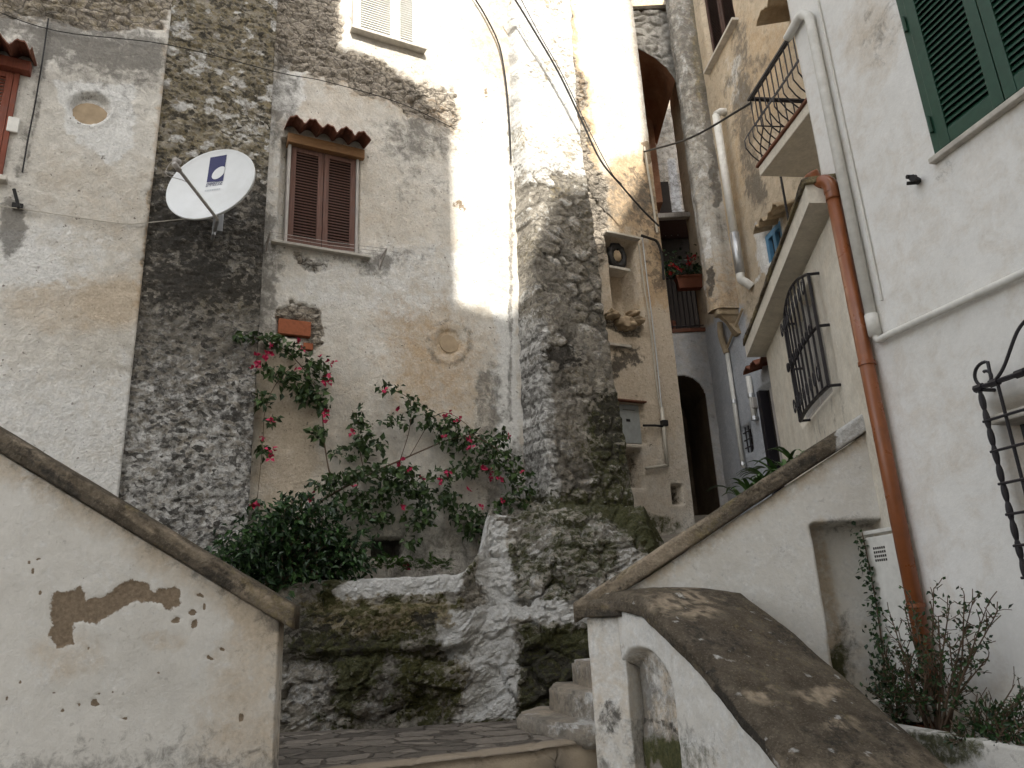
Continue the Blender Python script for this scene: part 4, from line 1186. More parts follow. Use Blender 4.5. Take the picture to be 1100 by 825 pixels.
# grilled window of the wing
M['greyboard'] = plain('grey_inner_board', (.30, .285, .26), .8, .2, var=.15)
gw = MB().box(D, HG0 - .02, HG1 + .02, DGZ0 - .02, DGZ1, -.18, -.12).build('window', M['greyboard'], wh)
gw['label'] = 'arched window behind a black iron grille'
wf = MB()
for q in (0, .5, 1): wf.box(D, HG0 + .01 + (HG1 - HG0 - .08) * q, HG0 + .07 + (HG1 - HG0 - .08) * q, DGZ0, DGZ1 - .04, -.13, -.06, .004)
wf.box(D, HG0 + .01, HG1 - .01, DGZ0 + .0, DGZ0 + .06, -.13, -.06, .004).build('frame', M['greywood'], gw)
gr = MB()
am, aw = (DG0 + DG1) / 2, (DG1 - DG0) / 2
dg = .10
def arch_z(s): return DGZ1 - .13 * ((s - am) / aw) ** 2
def low_z(s): return DGZ0 - .02 - .0 * s
nb = 9
for i in range(nb):
    s_ = DG0 + (DG1 - DG0) * i / (nb - 1)
    bulge = .03 * (1 - ((s_ - am) / aw) ** 2)
    zl = DGZ0 - .04 + .16 * ((s_ - am) / aw) ** 2 * 0
    gr.tube([D.P(s_, zl, dg + bulge), D.P(s_, arch_z(s_), dg + bulge)], .011 if 0 < i < nb - 1 else .016, 6)
ptsA = [(DG0 + (DG1 - DG0) * i / 16) for i in range(17)]
for zf, r in ((lambda s: arch_z(s), .015), (lambda s: DGZ0 - .04, .020), (lambda s: (DGZ0 * .55 + DGZ1 * .45) , .016)):
    gr.tube([D.P(s_, zf(s_), dg + .03 * (1 - ((s_ - am) / aw) ** 2)) for s_ in ptsA], r, 6)
zm = DGZ0 * .55 + DGZ1 * .45
for i in range(nb - 1):      # collars of scrolls along the middle band
    s_ = DG0 + (DG1 - DG0) * (i + .5) / (nb - 1)
    cpt = []
    for k in range(13):
        a_ = 2 * math.pi * k / 12
        cpt.append(D.P(s_ + .042 * math.cos(a_), zm + .045 * math.sin(a_), dg + .05))
    gr.tube(cpt, .009, 5)
    for zz in (DGZ0 + .10, DGZ1 - .22):
        gr.tube([D.P(s_ + .04 * math.cos(2 * math.pi * k / 10), zz + .07 * math.sin(2 * math.pi * k / 10), dg + .05) for k in range(11)], .007, 5)
for s_, zz in ((DG0, DGZ0 - .04), (DG1, DGZ0 - .04), (DG0, zm), (DG1, zm), (DG0, arch_z(DG0)), (DG1, arch_z(DG1))):
    gr.tube([D.P(s_, zz, dg), D.P(s_, zz, -.02)], .014, 6)
gr.build('grille', M['iron'], gw)

# green shuttered window
gm = (GS0 + GS1) / 2
gwin = MB()
gwin.box(C, GS0 - .03, GS0 + .035, GZ0 - .0, GZ1 + .03, -.10, .02, .005).box(C, GS1 - .035, GS1 + .03, GZ0, GZ1 + .03, -.10, .02, .005).box(C, GS0 + .035, GS1 - .035, GZ1 - .02, GZ1 + .03, -.10, .02, .005)
gwin = gwin.build('window', M['green'], wh); gwin['label'] = 'window with dark green louvred shutters'
MB().box(C, GS0 - .02, GS1 + .02, GZ0, GZ1, -.13, -.10).build('pane', M['void'], gwin)
for a_, c_ in ((GS0 + .037, gm - .004), (gm + .004, GS1 - .037)):
    shutter(C, a_, c_, GZ0 + .01, GZ1 - .025, -.012, M['green'], gwin, slat=.048, st=.085, th=.045, ang=.75)
MB().box(C, GS0 - .06, GS1 + .06, GZ0 - .045, GZ0 - .002, -.1, .06, .008, .008).build('sill', M['sill'], gwin)
for q in (.17, 1.05): MB().tube([C.P(GS0 + .005, GZ0 + q, .035), C.P(GS0 + .005, GZ0 + q + .13, .035)], .014, 8).build('hinge', M['green'], gwin)

# window with the wrought iron grille at the right edge
iw = MB().box(C, IS0 + .05, IS1 - .05, IZ0, IZ1 - .02, -.19, -.15).build('window', M['glassdark'], wh)
iw['label'] = 'window behind a twisted iron grille topped by a scroll'
MB().box(C, IS0 + .02, IS1 - .02, IZ1 - .13, IZ1 - .07, -.16, .05, .01).build('lintel', M['sill'], iw)
MB().box(C, IS0 + .25, IS0 + .31, IZ0, IZ1 - .13, -.16, -.12, .004).box(C, IS1 - .10, IS1 - .04, IZ0, IZ1 - .13, -.16, -.12, .004).build('frame', M['greywood'], iw)
g = MB()
gd = .12
tx = [C.h(*q, gd) for q in ((1054, 416), (1062, 450), (1070, 490), (1079, 530), (1090, 575), (1104, 640))]
gs = sum(q[0] for q in tx) / len(tx)
gz1, gz0 = tx[0][1], tx[0][1] - 1.45
gs1 = gs + 1.05
def twisted(s_, za, zb, r=.017):
    pts, rr = [], []
    n = int((zb - za) / .012)
    for i in range(n + 1):
        z_ = za + (zb - za) * i / n
        pts.append(C.P(s_, z_, gd)); ph = (z_ / .115) % 1
        rr.append(r * (.55 + .65 * math.sin(math.pi * ph) ** .6))
    g.tube(pts, rr, 8)
twisted(gs, gz0, gz1); twisted(gs1, gz0, gz1)
for q in (.135, .36, .60, .84): g.tube([C.P(gs + q, gz0, gd), C.P(gs + q, gz1, gd)], .011, 6)
k = 0
for px, py in ((1062, 452), (1072, 484), (1080, 519), (1088, 552)):
    z_ = C.h(px, py, gd)[1]; k += 1
    g.tube([C.P(gs - .02, z_, gd + .012), C.P(gs1 + .02, z_, gd + .012)], .009, 6)
dz = C.h(1080, 519, gd)[1] - C.h(1088, 552, gd)[1]
for i in range(1, 6):
    z_ = C.h(1088, 552, gd)[1] - dz * i
    if z_ > gz0: g.tube([C.P(gs - .02, z_, gd + .012), C.P(gs1 + .02, z_, gd + .012)], .009, 6)
for s_ in (gs, gs1):
    for z_ in (gz0 + .03, gz1 - .01): g.tube([C.P(s_, z_, gd), C.P(s_, z_, -.02)], .013, 6)
g.tube([C.P(gs - .03, gz1, gd), C.P(gs + .30, gz1 + .0, gd), C.P(gs1 + .03, gz1, gd)], .016, 6)
for q in (0, .115, .30): g.tube([C.P(gs + q - .03, gz1, gd), C.P(gs + q + .03, gz1, gd)], .026, 8)
sc = []
cxy = C.h(1058, 404, gd)
for i in range(30):      # curl of the crest
    a_ = 2.0 + i * .235
    r_ = .028 + .0022 * i
    sc.append((cxy[0] + r_ * math.cos(-a_ + 3.6), cxy[1] + r_ * math.sin(-a_ + 3.6)))
e0 = C.h(1078, 395, gd); e1 = C.h(1092, 358, gd); e2 = C.h(1104, 342, gd)
crest = [C.P(*q, gd) for q in sc] + curve_pts([C.P(*C.h(1066, 413, gd), gd), C.P(*e0, gd), C.P(*e1, gd), C.P(*e2, gd), C.P(gs + .52, e2[1] + .03, gd)], 6)
g.tube(crest, .011, 7)
mir = []
for p_ in crest:
    a_ = (p_ - C.o).dot(C.u); mir.append(C.P(2 * (gs + .525) - a_, p_.z, gd))
g.tube(mir, .011, 7)
g.build('grille', M['iron'], iw)

# meter panel door with vent in the corner of the house
ps0, ps1 = C.h(938, 640)[0] + .02, C.h(985, 640)[0]
pz0, pz1 = -.05, C.h(955, 574)[1]
pd = MB().box(C, ps0, ps1 + .05, pz0, pz1, -.02, .020, .006)
pd = pd.build('panel_door', M['pvc'], wh)
va, vz = C.h(948, 594)
vg = MB()
for i in range(4):
    for j in range(6):
        vg.box(C, va - .065 + j * .022, va - .065 + j * .022 + .014, vz - .06 + i * .03, vz - .06 + i * .03 + .018, .0, .0225)
vg.build('vent_grille', M['void'], pd)
MB().box(C, ps0 - .01, ps1 + .06, pz1 + .02, pz1 + .05, -.01, .025, .005).build('trim', M['pvc'], pd)

# ------------------------------------------------------------------ pipes on the white house
cd = .075
cp = [C.p(q[0], q[1], cd) for q in ((893, 204), (930, 385), (967, 560), (1003, 755))]
cs = sum((p_ - C.o).dot(C.u) for p_ in cp) / 4
ztop = (cp[0] - C.o).z
cop = thing('downpipe', 'glossy copper brown downpipe running down the corner of the white house', 'pipe', C.P(cs, 0, cd))
el = D.P(-.05, 0, .30)
e_in = at(871, 186, C.P(cs, 0, cd).y + .10)
MB().tube([C.P(cs, -.15, cd), C.P(cs, ztop - .05, cd)], .056, 20).build('pipe', M['copper'], cop, smooth=True)
MB().tube(curve_pts([C.P(cs, ztop - .10, cd), C.P(cs, ztop + .02, cd), C.P(cs - .04, ztop + .10, cd + .01), C.P(cs - .12, ztop + .135, cd + .03), e_in], 6), .061, 20).build('elbow', M['copper'], cop, smooth=True)
for py in (206, 391, 650):
    z_ = C.h(930 if py == 391 else (893 if py < 300 else 985), py, cd)[1]
    b = MB().tube([C.P(cs, z_ - .015, cd), C.P(cs, z_ + .015, cd)], .064, 20)
    b.box(C, cs - .012, cs + .012, z_ - .012, z_ + .012, -.03, cd - .05)
    b.build('clamp', M['copper'], cop)
wp = thing('white_pipe', 'thin white painted pipe turning from vertical to sloping across the white house', 'pipe', C.P(KS + .3, 2))
wd = .05
vpts = [C.p(*q, wd) for q in ((864, 14), (905, 190), (945, 362))]
vs_ = sum((p_ - C.o).dot(C.u) for p_ in vpts) / 3
zb_ = C.h(944, 365, wd)[1]; zt_ = C.h(864, 12, wd)[1]
hz = C.h(1100, 293, wd)
MB().tube(curve_pts([C.P(vs_ - .32, zt_ - .06, wd), C.P(vs_ - .10, zt_, wd), C.P(vs_, zt_ - .10, wd)], 6) + [C.P(vs_, zb_ + .04, wd)], .042, 14).build('pipe', M['pvc'], wp, smooth=True)
MB().tube([C.P(vs_ - .0, zb_ + .22, wd), C.P(vs_, zb_ + .05, wd)], .048, 14).build('sleeve', M['pvc'], wp, smooth=True)
MB().tube(curve_pts([C.P(vs_, zb_ + .08, wd), C.P(vs_ + .02, zb_ + .005, wd), C.P(vs_ + .10, zb_ - .0, wd)], 6) + [C.P(hz[0], hz[1] , wd), C.P(hz[0] + 2.4, hz[1] + .02, wd)], .027, 12).build('conduit', M['pvc'], wp, smooth=True)
MB().tube([C.P(vs_ + .10, zt_ + .2, .015), C.P(vs_ + .10, zb_ + .3, .015)], .010, 6).build('cable', M['pvc'], wp)
hk = C.p(982, 192, .0)
b = MB().tube([C.p(987, 195, -.01), C.p(980, 191, .10)], .026, 8)
b.tube([C.p(986, 196, .04), C.p(974, 197, .10)], .014, 6).tube([C.p(984, 190, .05), C.p(974, 190, .12)], .016, 6)
tag(b.build('wall_bracket', M['black'], None, loc=hk), 'small black iron bracket below the green shutters', 'bracket')

# ------------------------------------------------------------------ ochre house beyond the white one
oh = thing('ochre_house', 'ochre plastered house beyond the white one with iron balcony and grey projecting flue', 'house', E.P(2, 1))
TW0, TW1 = sorted((E.h(757, 25)[0], E.h(789, 20)[0]))
TZ0 = (E.h(769, 64)[1] + E.h(788, 28)[1]) / 2
BW0, BW1 = sorted((E.h(819, 262)[0], E.h(838, 250)[0]))
BWZ0, BWZ1 = E.h(822, 285)[1], E.h(822, 250)[1]
SW0, SW1 = sorted((E.h(798, 470)[0], E.h(807, 470)[0]))
SWZ0, SWZ1 = E.h(801, 487)[1], E.h(801, 458)[1]
DO0, DO1 = sorted((E.h(817, 440)[0], E.h(842, 440)[0]))
DOZ1 = E.h(819, 418)[1]
def f_e(S, Z, X, Y):
    x, y = wfield(X, Y, S, Z, 9, 20)
    bl = .95 * ss(330, 372, y) + .8 * poly(x, y, [(772, 300), (800, 330), (800, 400), (770, 400)], 12)
    oc = .5 * poly(x, y, [(800, 20), (850, 20), (850, 120), (800, 160), (790, 320), (760, 320), (790, 130)], 30) + .25 * fbm(S * 2, Z * 2, 3, 401)
    gr = .42 * line(x, y, [(790, 90), (800, 160), (812, 200)], 14) + .4 * line(x, y, [(793, 30), (800, 110)], 10) + .5 * blob(x, y, 812, 205, 6, 12) + .4 * blob(x, y, 815, 65, 8, 8) + .35 * fbm(S * 2.5, Z * 1.0, 4, 402)
    gr = np.maximum(gr, .6 * ss(60, -40, y) * ss(770, 740, x))
    d = .02 * (fbm(S * 1.8, Z * 1.8, 4, 403) - .5) * 2 + .012 * (fbm(S * 9, Z * 9, 4, 404) - .5)
    d = d - .12 * rect(S, Z, TW0, TW1, TZ0, TZ0 + 1.7, .02) - .14 * rect(S, Z, BW0, BW1, BWZ0, BWZ1, .02) - .12 * rect(S, Z, SW0, SW1, SWZ0, SWZ1, .015) - .16 * rect(S, Z, DO0, DO1, .2, DOZ1, .02)
    wt = .6 * poly(x, y, [(782, 60), (800, 60), (800, 120), (780, 110)], 14)
    wt = np.maximum(wt, .9 * poly(x, y, [(812, 248), (840, 230), (840, 300), (815, 300)], 6) * (1 - bl))
    return d, dict(blue=bl, ochre=oc * (1 - np.clip(bl, 0, 1)), grime_shade=gr * (1 - .75 * np.clip(bl, 0, 1)), white=wt)
panel('wall', E, -.3, 6.2, .9, 13, .045, M['ochre_wall'], oh, f_e, thick=.3)
# projecting grey flue on the wall
Fd = .42
Fs0 = E.h(758, 320, Fd)[0]; Fs1 = E.h(791, 310, .0)[0]; Fz0 = E.h(760, 338, Fd)[1]
def flue():
    ns, nz = 60, 300
    prm = np.array([(Fs0, 0.0), (Fs0, Fd), (Fs1 - .12, Fd), (Fs1, Fd - .10), (Fs1, -.02)])
    ln = np.concatenate([[0], np.cumsum(np.hypot(*np.diff(prm, axis=0).T))])
    q = np.linspace(0, ln[-1], ns)
    s_, d_ = np.interp(q, ln, prm[:, 0]), np.interp(q, ln, prm[:, 1])
    z = np.linspace(Fz0, 13, nz)
    S, Dd, Z = s_[:, None] + 0 * z, d_[:, None] + 0 * z, z[None, :] + 0 * s_[:, None]
    Q = q[:, None] + 0 * z
    nzv = .03 * (fbm(Q * 4, Z * 4, 5, 410, .6) - .5) * 2 * ss(0, .06, Q)
    Dd = Dd + nzv; S = S + nzv * .5
    P = np.array(E.o) + S[..., None] * np.array(E.u) + Z[..., None] * np.array([0, 0, 1.]) + Dd[..., None] * np.array(E.n)
    X, Y = proj(P)
    x, y = wfield(X, Y, Q, Z, 6, 21)
    gr = .5 * fbm(Q * 4, Z * .9, 4, 411) + .55 * line(x, y, [(752, 0), (762, 120), (770, 220)], 7) + .35 * ss(200, 120, y)
    li = .8 * line(x, y, [(747, -20), (757, 110), (766, 200)], 12) * ss(180, 60, y)
    wt = .55 * ss(.6, .7, fbm(Q * 7, Z * 4, 3, 412)) + .55 * line(x, y, [(762, 40), (771, 140)], 7) + .3 * ss(90, 0, y)
    oc = .55 * ss(250, 330, y) + .2
    V = P.reshape(-1, 3); F = grid_faces(ns, nz).tolist()
    F.append([i * nz for i in range(ns)])
    o = mk('flue', V, F, M['grey_wall'], oh, dict(grime_shade=gr, lichen=li, white=wt, ochre=oc, dark=.8 * blob(x, y, 763, 302, 3, 11)), smooth=True)
    b = MB()
    m_ = (Fs0 + Fs1) / 2
    b.box(E, Fs0 + .06, Fs1 - .04, Fz0 - .10, Fz0 + .02, -.02, Fd - .06, .03)
    b.hexa([E.P(Fs0 + .22, Fz0 - .42, -.02), E.P(Fs1 - .22, Fz0 - .42, -.02), E.P(Fs1 - .22, Fz0 - .42, .06), E.P(Fs0 + .22, Fz0 - .42, .06),
            E.P(Fs0 + .10, Fz0 - .10, -.02), E.P(Fs1 - .08, Fz0 - .10, -.02), E.P(Fs1 - .08, Fz0 - .10, Fd - .12), E.P(Fs0 + .10, Fz0 - .10, Fd - .12)])
    b.build('corbel', M['sandstone'], o)
M['sandstone'] = aged('sandstone', (.34, .26, .17), (.44, .36, .25), ('grime_shade',), big=3, bumps=1.4, seed=16)

flue()
# high dark window with a sill
tw = MB().box(E, TW0 + .03, TW1 - .03, TZ0, TZ0 + 1.7, -.14, -.10).build('window', M['void'], oh)
tw['label'] = 'high window with dark brown shutters'
M['darkwood'] = wood('dark_shutter_wood', (.045, .025, .02), (.09, .05, .04))
tm = (TW0 + TW1) / 2
shutter(E, TW0 + .02, tm - .005, TZ0 + .02, TZ0 + 1.68, -.09, M['darkwood'], tw, slat=.05); shutter(E, tm + .005, TW1 - .02, TZ0 + .02, TZ0 + 1.68, -.09, M['darkwood'], tw, slat=.05)
MB().box(E, TW0 - .12, TW1 + .12, TZ0 - .05, TZ0 - .0, -.05, .11, .006).build('sill', M['sill'], tw)
zz0, zz1 = E.h(741, 152)[1], E.h(737, 92)[1]; ss0, ss1 = sorted((E.h(735, 120)[0], E.h(742, 120)[0]))
o = MB().box(E, ss0, ss1, zz0, zz1, -.1, .012).box(E, ss0 - .06, ss1 + .06, zz0 - .05, zz0, -.05, .05).build('window', M['void'], oh); o['label'] = 'narrow dark window beside the grey flue'
# small blue window under tiles
bw = MB().box(E, BW0 + .02, BW1 - .02, BWZ0, BWZ1, -.15, -.11).build('window', M['glassdark'], oh)
bw['label'] = 'small blue framed window under a tile hood'
fr = MB()
for a_, c_ in ((BW0 + .01, BW0 + .09), (BW1 - .09, BW1 - .01), ((BW0 + BW1) / 2 - .04, (BW0 + BW1) / 2 + .04)): fr.box(E, a_, c_, BWZ0, BWZ1, -.13, -.05, .004)
fr.box(E, BW0 + .02, BW1 - .02, BWZ1 - .09, BWZ1 - .0, -.13, -.052, .004).build('frame', M['bluepaint'], bw)
a0, z0 = E.h(814, 248, .25); a1, z1 = E.h(838, 222, .25)
aw_ = awning('tile_hood', E, min(a0, a1) - .05, max(a0, a1) + .05, (z0 + z1) / 2 + .05, .30, 4, .08, M['sandstone'], bw, amp=.08)
a0, z0 = E.h(803, 402, .25); a1, z1 = E.h(824, 384, .25)
dr = MB().box(E, DO0 + .02, DO1 - .02, 1.0, DOZ1, -.17, -.11).build('door', M['void'], oh)
dr['label'] = 'black doorway beside the white wing'
MB().box(E, DO0, DO0 + .10, 1.0, DOZ1, -.13, .03, .006).build('frame', M['iron'], dr)
MB().box(E, DO0 + .30, DO0 + .44, 1.0, DOZ1 - .03, -.13, -.03, .006).build('frame', M['greywood'], dr)
awning('tile_hood', E, min(a0, a1), max(a0, a1) + .6, (z0 + z1) / 2 + .06, .32, 5, .10, M['tile'], dr, amp=.08)
sw = MB().box(E, SW0, SW1, SWZ0, SWZ1, -.14, -.10).build('window', M['void'], oh)
sw['label'] = 'little barred window low in the blue wall'
b = MB()
for q in (.3, .7):
    b.tube([E.P(SW0 + q * (SW1 - SW0), SWZ0, -.02), E.P(SW0 + q * (SW1 - SW0), SWZ1, -.02)], .012, 6)
for q in (.2, .5, .8): b.tube([E.P(SW0, SWZ0 + q * (SWZ1 - SWZ0), -.02), E.P(SW1, SWZ0 + q * (SWZ1 - SWZ0), -.02)], .012, 6)
b.build('grille', M['iron'], sw)
a_, z_ = E.h(813, 433)
MB().box(E, a_ - .04, a_ + .04, z_ - .09, z_ + .09, 0, .09, .02).build('wall_lamp', M['greywood'], oh)
# hood high up by the white house
a0, z0 = E.h(824, 12, .3); a1, z1 = E.h(848, 8, .3)
awning('tile_hood', E, min(a0, a1), max(a0, a1) + .6, (z0 + z1) / 2 + .05, .5, 3, .12, M['sandstone'], oh, amp=.09)
# balcony
bd = .82
bf = E.h(818, 177, bd)                     # far lower corner of the railing
bs0, bz0 = bf
bs1 = bs0 + 2.3
bz1 = E.h(802, 119, bd)[1]
btop = (bz0 + .98)
bal = MB().box(E, bs0 - .03, bs1, bz0 - .15, bz0 - .02, -.05, bd + .03, .01).build('balcony', M['cream'], oh)
MB().box(E, bs0 - .05, bs1, bz0 - .02, bz0 + .015, -.05, bd + .06, .008).build('edge_course', M['tile'], bal)
r_ = MB()
def belly(s_, d_, ds, dd):
    out = []
    for t_, k_ in ((0, 0.0), (.10, .10), (.22, .17), (.34, .17), (.46, .10), (.58, 0.0), (1.0, 0.0)):
        out.append(E.P(s_ + ds * k_, bz0 + .03 + t_ * (btop - bz0 - .03), d_ + dd * k_))
    return out
nb = 20
for i in range(nb + 1):
    s_ = bs0 + (bs1 - bs0) * i / nb
    r_.tube(belly(s_, bd, 0, 1), .009, 5)
for i in range(1, 7):
    r_.tube(belly(bs0, bd * i / 7, -1, 0), .009, 5)
for z_ in (bz0 + .03, bz0 + .03 + .58 * (btop - bz0 - .03), btop):
    rr = .020 if z_ == btop else .012
    r_.tube([E.P(bs0, z_, -.02), E.P(bs0, z_, bd), E.P(bs1, z_, bd)], rr, 6)
r_.box(E, bs0 - .02, bs1, btop, btop + .025, bd - .03, bd + .03).box(E, bs0 - .03, bs0 + .03, btop, btop + .025, -.02, bd + .03)
r_.build('railing', M['iron'], bal)
# stay rod under the balcony
# pipes on the ochre house
op = thing('downpipe', 'white downpipe beside the grey projecting flue on the ochre house', 'pipe', E.P(2, 3))
oa = [E.h(770, 122, .16), E.h(788, 255, .16)]
os_ = (oa[0][0] + oa[1][0]) / 2
MB().tube([E.P(os_, oa[1][1], .16), E.P(os_, oa[0][1], .16)], .062, 12).build('pipe', M['pvc'], op, smooth=True)
oz = E.h(795, 300, .16)[1]
MB().tube([E.P(os_, oa[1][1] + .05, .16), E.P(os_, oz + .08, .16)], .074, 12).build('sleeve', M['zinc'] if 'zinc' in M else M['steel'], op, smooth=True)
MB().tube(curve_pts([E.P(os_, oz + .12, .16), E.P(os_, oz - .02, .16), E.P(os_ + .02, oz - .08, .10), E.P(os_ + .03, oz - .16, .02)], 5), .066, 12).build('elbow', M['pvc'], op, smooth=True)
MB().tube([E.P(os_, oa[0][1], .16), E.P(os_ + .02, oa[0][1] + .05, .08), E.P(os_ + .02, oa[0][1] + .05, -.05)], .066, 12).build('inlet', M['pvc'], op, smooth=True)
def small_pipe(label, px, r, d=.06, lower=None, mat='pvc'):
    pts = [E.h(*q, d) for q in px]
    s_ = sum(q[0] for q in pts) / len(pts)
    t_ = thing('wall_pipe', label, 'pipe', E.P(s_, pts[-1][1], d))
    MB().tube([E.P(s_, pts[0][1], d), E.P(s_, pts[-1][1], d)], r, 10).build('pipe', M[mat], t_, smooth=True)
    for q in (.45, .97):
        z_ = pts[0][1] + q * (pts[-1][1] - pts[0][1])
        MB().tube([E.P(s_, z_ - .03, d), E.P(s_, z_ + .03, d)], r * 1.35, 10).build('clamp', M['steel'], t_)
    return s_, pts
s1_, p1_ = small_pipe('long thin white pipe below the corbel on the blue wall', [(781, 376), (791, 440), (797, 503)], .036)
small_pipe('short white pipe below the dark tile hood on the blue wall', [(803, 405), (807, 430), (812, 450)], .042)
jb = MB().tube(curve_pts([E.P(s1_ - .02, p1_[0][1] + .5, .10), E.P(s1_ - .01, p1_[0][1] + .25, .12), E.P(s1_, p1_[0][1] - .05, .07)], 5), .05, 10)
jb.tube([E.P(s1_, p1_[0][1] + .02, .06), E.P(s1_ + .75, p1_[0][1] + .42, .05)], .022, 8)
tag(jb.build('pipe_joint', M['sandstone'], None, loc=E.P(s1_, p1_[0][1], .1)), 'brown drain joint hanging under the corbel of the grey flue', 'pipe')

# ------------------------------------------------------------------ house closing the alley
gh = thing('alley_house', 'pale blue house end closing the alley with dark arched passage and railed terrace', 'house', G.P(0, 1.9))
GZT = G.h(742, 354)[1]
gR = G.h(760, 440)[0]; gTop = G.h(745, 402)[1]
gx0, gx1 = G.h(705, 440)[0], G.h(790, 440)[0]
gL = gR - .95
def f_g(S, Z, X, Y):
    ar = np.where(Z > gTop - .38, ((np.abs(S - (gL + gR) / 2) / ((gR - gL) / 2)) ** 2.6 + (np.maximum(0, Z - (gTop - .38)) / .38) ** 1.6), (np.abs(S - (gL + gR) / 2) / ((gR - gL) / 2)) ** 2.6)
    al = 1 - ss(.93, 1.05, ar)
    d = .012 * (fbm(S * 2, Z * 2, 4, 420) - .5) * 2
    return d, dict(peel=0 * S, grime_shade=.25 * fbm(S * 2, Z * 2, 3, 421) + .7 * ss(358, 352, Y), dark=0 * S, tan=.25 + 0 * S)
def g_in(S, Z):
    m_ = (gL + gR) / 2; w_ = (gR - gL) / 2
    return np.where(Z > gTop - .38, (np.abs(S - m_) / w_) ** 2.6 + (np.maximum(0, Z - (gTop - .38)) / .38) ** 1.6, (np.abs(S - m_) / w_) ** 2.6) < 1
panel('wall', G, gx0, gx1, 1.5, GZT, .018, M['blue_wall'], gh, f_g, hole=g_in)
M['passage'] = aged('passage_plaster', (.15, .115, .085), (.21, .165, .125), ('grime_shade',), big=1.5, bumps=.8, seed=19)
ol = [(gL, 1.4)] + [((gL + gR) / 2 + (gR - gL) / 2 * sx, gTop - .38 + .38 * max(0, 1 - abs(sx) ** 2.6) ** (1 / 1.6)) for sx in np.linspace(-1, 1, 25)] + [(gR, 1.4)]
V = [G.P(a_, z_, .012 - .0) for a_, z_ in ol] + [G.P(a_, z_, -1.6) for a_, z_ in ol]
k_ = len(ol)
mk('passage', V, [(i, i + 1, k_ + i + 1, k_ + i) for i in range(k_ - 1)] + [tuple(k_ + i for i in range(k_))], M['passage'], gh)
b = MB()
yb = 1.9
b.box(G, gx0 - .5, gx1 + .3, GZT - .08, GZT - .005, -yb - .2, -.12)
b.build('terrace_floor', M['terra'], gh)
MB().box(G, gx0, gx1, GZT - .05, GZT + .02, -.13, .03, .008).build('floor_edge', M['tile'], gh)
GB = Wall((2.6, 12.6 + yb), 90)
def f_gb(S, Z, X, Y):
    bl = .85 * poly(X, Y, [(716, 170), (726, 170), (735, 235), (722, 235)], 3)
    return .02 * (fbm(S * 2, Z * 2, 4, 425) - .5), dict(grime_shade=.35 * fbm(S * 2, Z, 3, 426) + .25, ochre=.5 * fbm(S, Z, 3, 427), blue=bl)
panel('back_wall', GB, gx0 - 1.2, gx1 + .6, GZT - .3, 14, .06, M['grey_wall'], gh, f_gb)
dx0, dx1 = GB.h(703, 215)[0], GB.h(720, 215)[0]
MB().box(GB, dx0, dx1, GB.h(712, 236)[1], GB.h(712, 196)[1], -.02, .03).build('door', M['void'], gh)
# pent roof over the terrace on a pale timber
tz = G.h(728, 231)[1]
gw_ = G.h(765, 232)[0]
MB().box(G, gx0 - .3, gw_, tz - .055, tz + .055, -.10, .02, .02).build('beam', M['greywood'], gh)
MB().box(G, gx0 - .3, gw_, tz + .06, tz + .10, -yb + .02, -.05, .008).build('pent_roof', M['darkwood'], gh)
MB().box(G, gx0 - .3, gw_ + .25, GZT, tz + .02, -yb + .02, -1.0).build('shade_fill', M['void'], gh)  # dark box added, its colour standing in for shade under the roof
r_ = MB()
rz0, rz1 = G.h(745, 349)[1], G.h(742, 312)[1]
n = 13
for i in range(n + 1):
    s_ = gx0 + .05 + (gx1 - .30 - gx0) * i / n
    r_.tube([G.P(s_, GZT - .0, -.04), G.P(s_, rz1 + .28, -.04)], .010, 5)
for z_ in (rz0, rz1 + .28): r_.tube([G.P(gx0, z_, -.04), G.P(gx1 - .2, z_, -.04)], .014, 6)
r_.build('railing', M['iron'], gh)
cl = MB()
a0 = G.h(722, 212)[0]; z_ = G.h(730, 211)[1]
cl.tube([G.P(a0 - .05, z_, -.9), G.P(a0 + .40, z_ + .03, -.9)], .03, 6)
for q in (0, .12, .25): cl.tube([G.P(a0 + q, z_, -.9), G.P(a0 + q, z_ - .35, -.9)], .012, 5)
tag(cl.build('clothes_rack', M['steel'], None, loc=G.P(a0, z_ - .4, -.9)), 'grey clothes rack standing above the dark pent roof', 'rack')
# arch bridging the alley high up
ar = thing('stone_arch', 'grey stone arch bridging the alley high up with a dark brown vault', 'arch', G.P(0, 8, .9))
AH = Wall((2.6, 11.7), 90)
ax0, ax1 = AH.h(670, 40)[0] - .5, AH.h(740, 60)[0] + .3
a_top = AH.h(700, 12)[1]
cr = [AH.h(684, 52), AH.h(700, 60), AH.h(715, 72), AH.h(724, 84), AH.h(729, 98), AH.h(731, 130)]
kx = np.array([c_[0] for c_ in cr]); kz = np.array([c_[1] for c_ in cr])
def zlow(s): return np.interp(s, np.concatenate([[ax0], kx, [ax1]]), np.concatenate([[kz[0] + .05], kz, [kz[-1] - 1.2]]))
def f_ar(S, Z, X, Y):
    h, c, st_ = rubble(S, Z, 430, 3.5, .06)
    return h + .02 * (fbm(S * 8, Z * 8, 4, 431) - .5), dict(grime_shade=.45 * fbm(S * 4, Z * 4, 3, 432) + .1, white=.35 * c, ochre=.35 * ss(60, 75, Y) * ss(725, 690, X))
panel('face', AH, ax0, ax1, zlow, a_top, .03, M['grey_wall'], ar, f_ar)
n = 40
V, F = [], []
for i in range(n + 1):
    s_ = ax0 + (kx[-1] - ax0) * i / n
    for j in range(8):
        V.append(AH.P(s_, float(zlow(s_)) , -2.0 * j / 7))
M['vault'] = aged('brown_vault', (.26, .125, .07), (.38, .20, .12), ('grime_shade',), big=2, bumps=1.5, seed=17)
mk('vault', V, grid_faces(n + 1, 8), M['vault'], ar, smooth=True)
vz = AH.h(705, 168)[1]
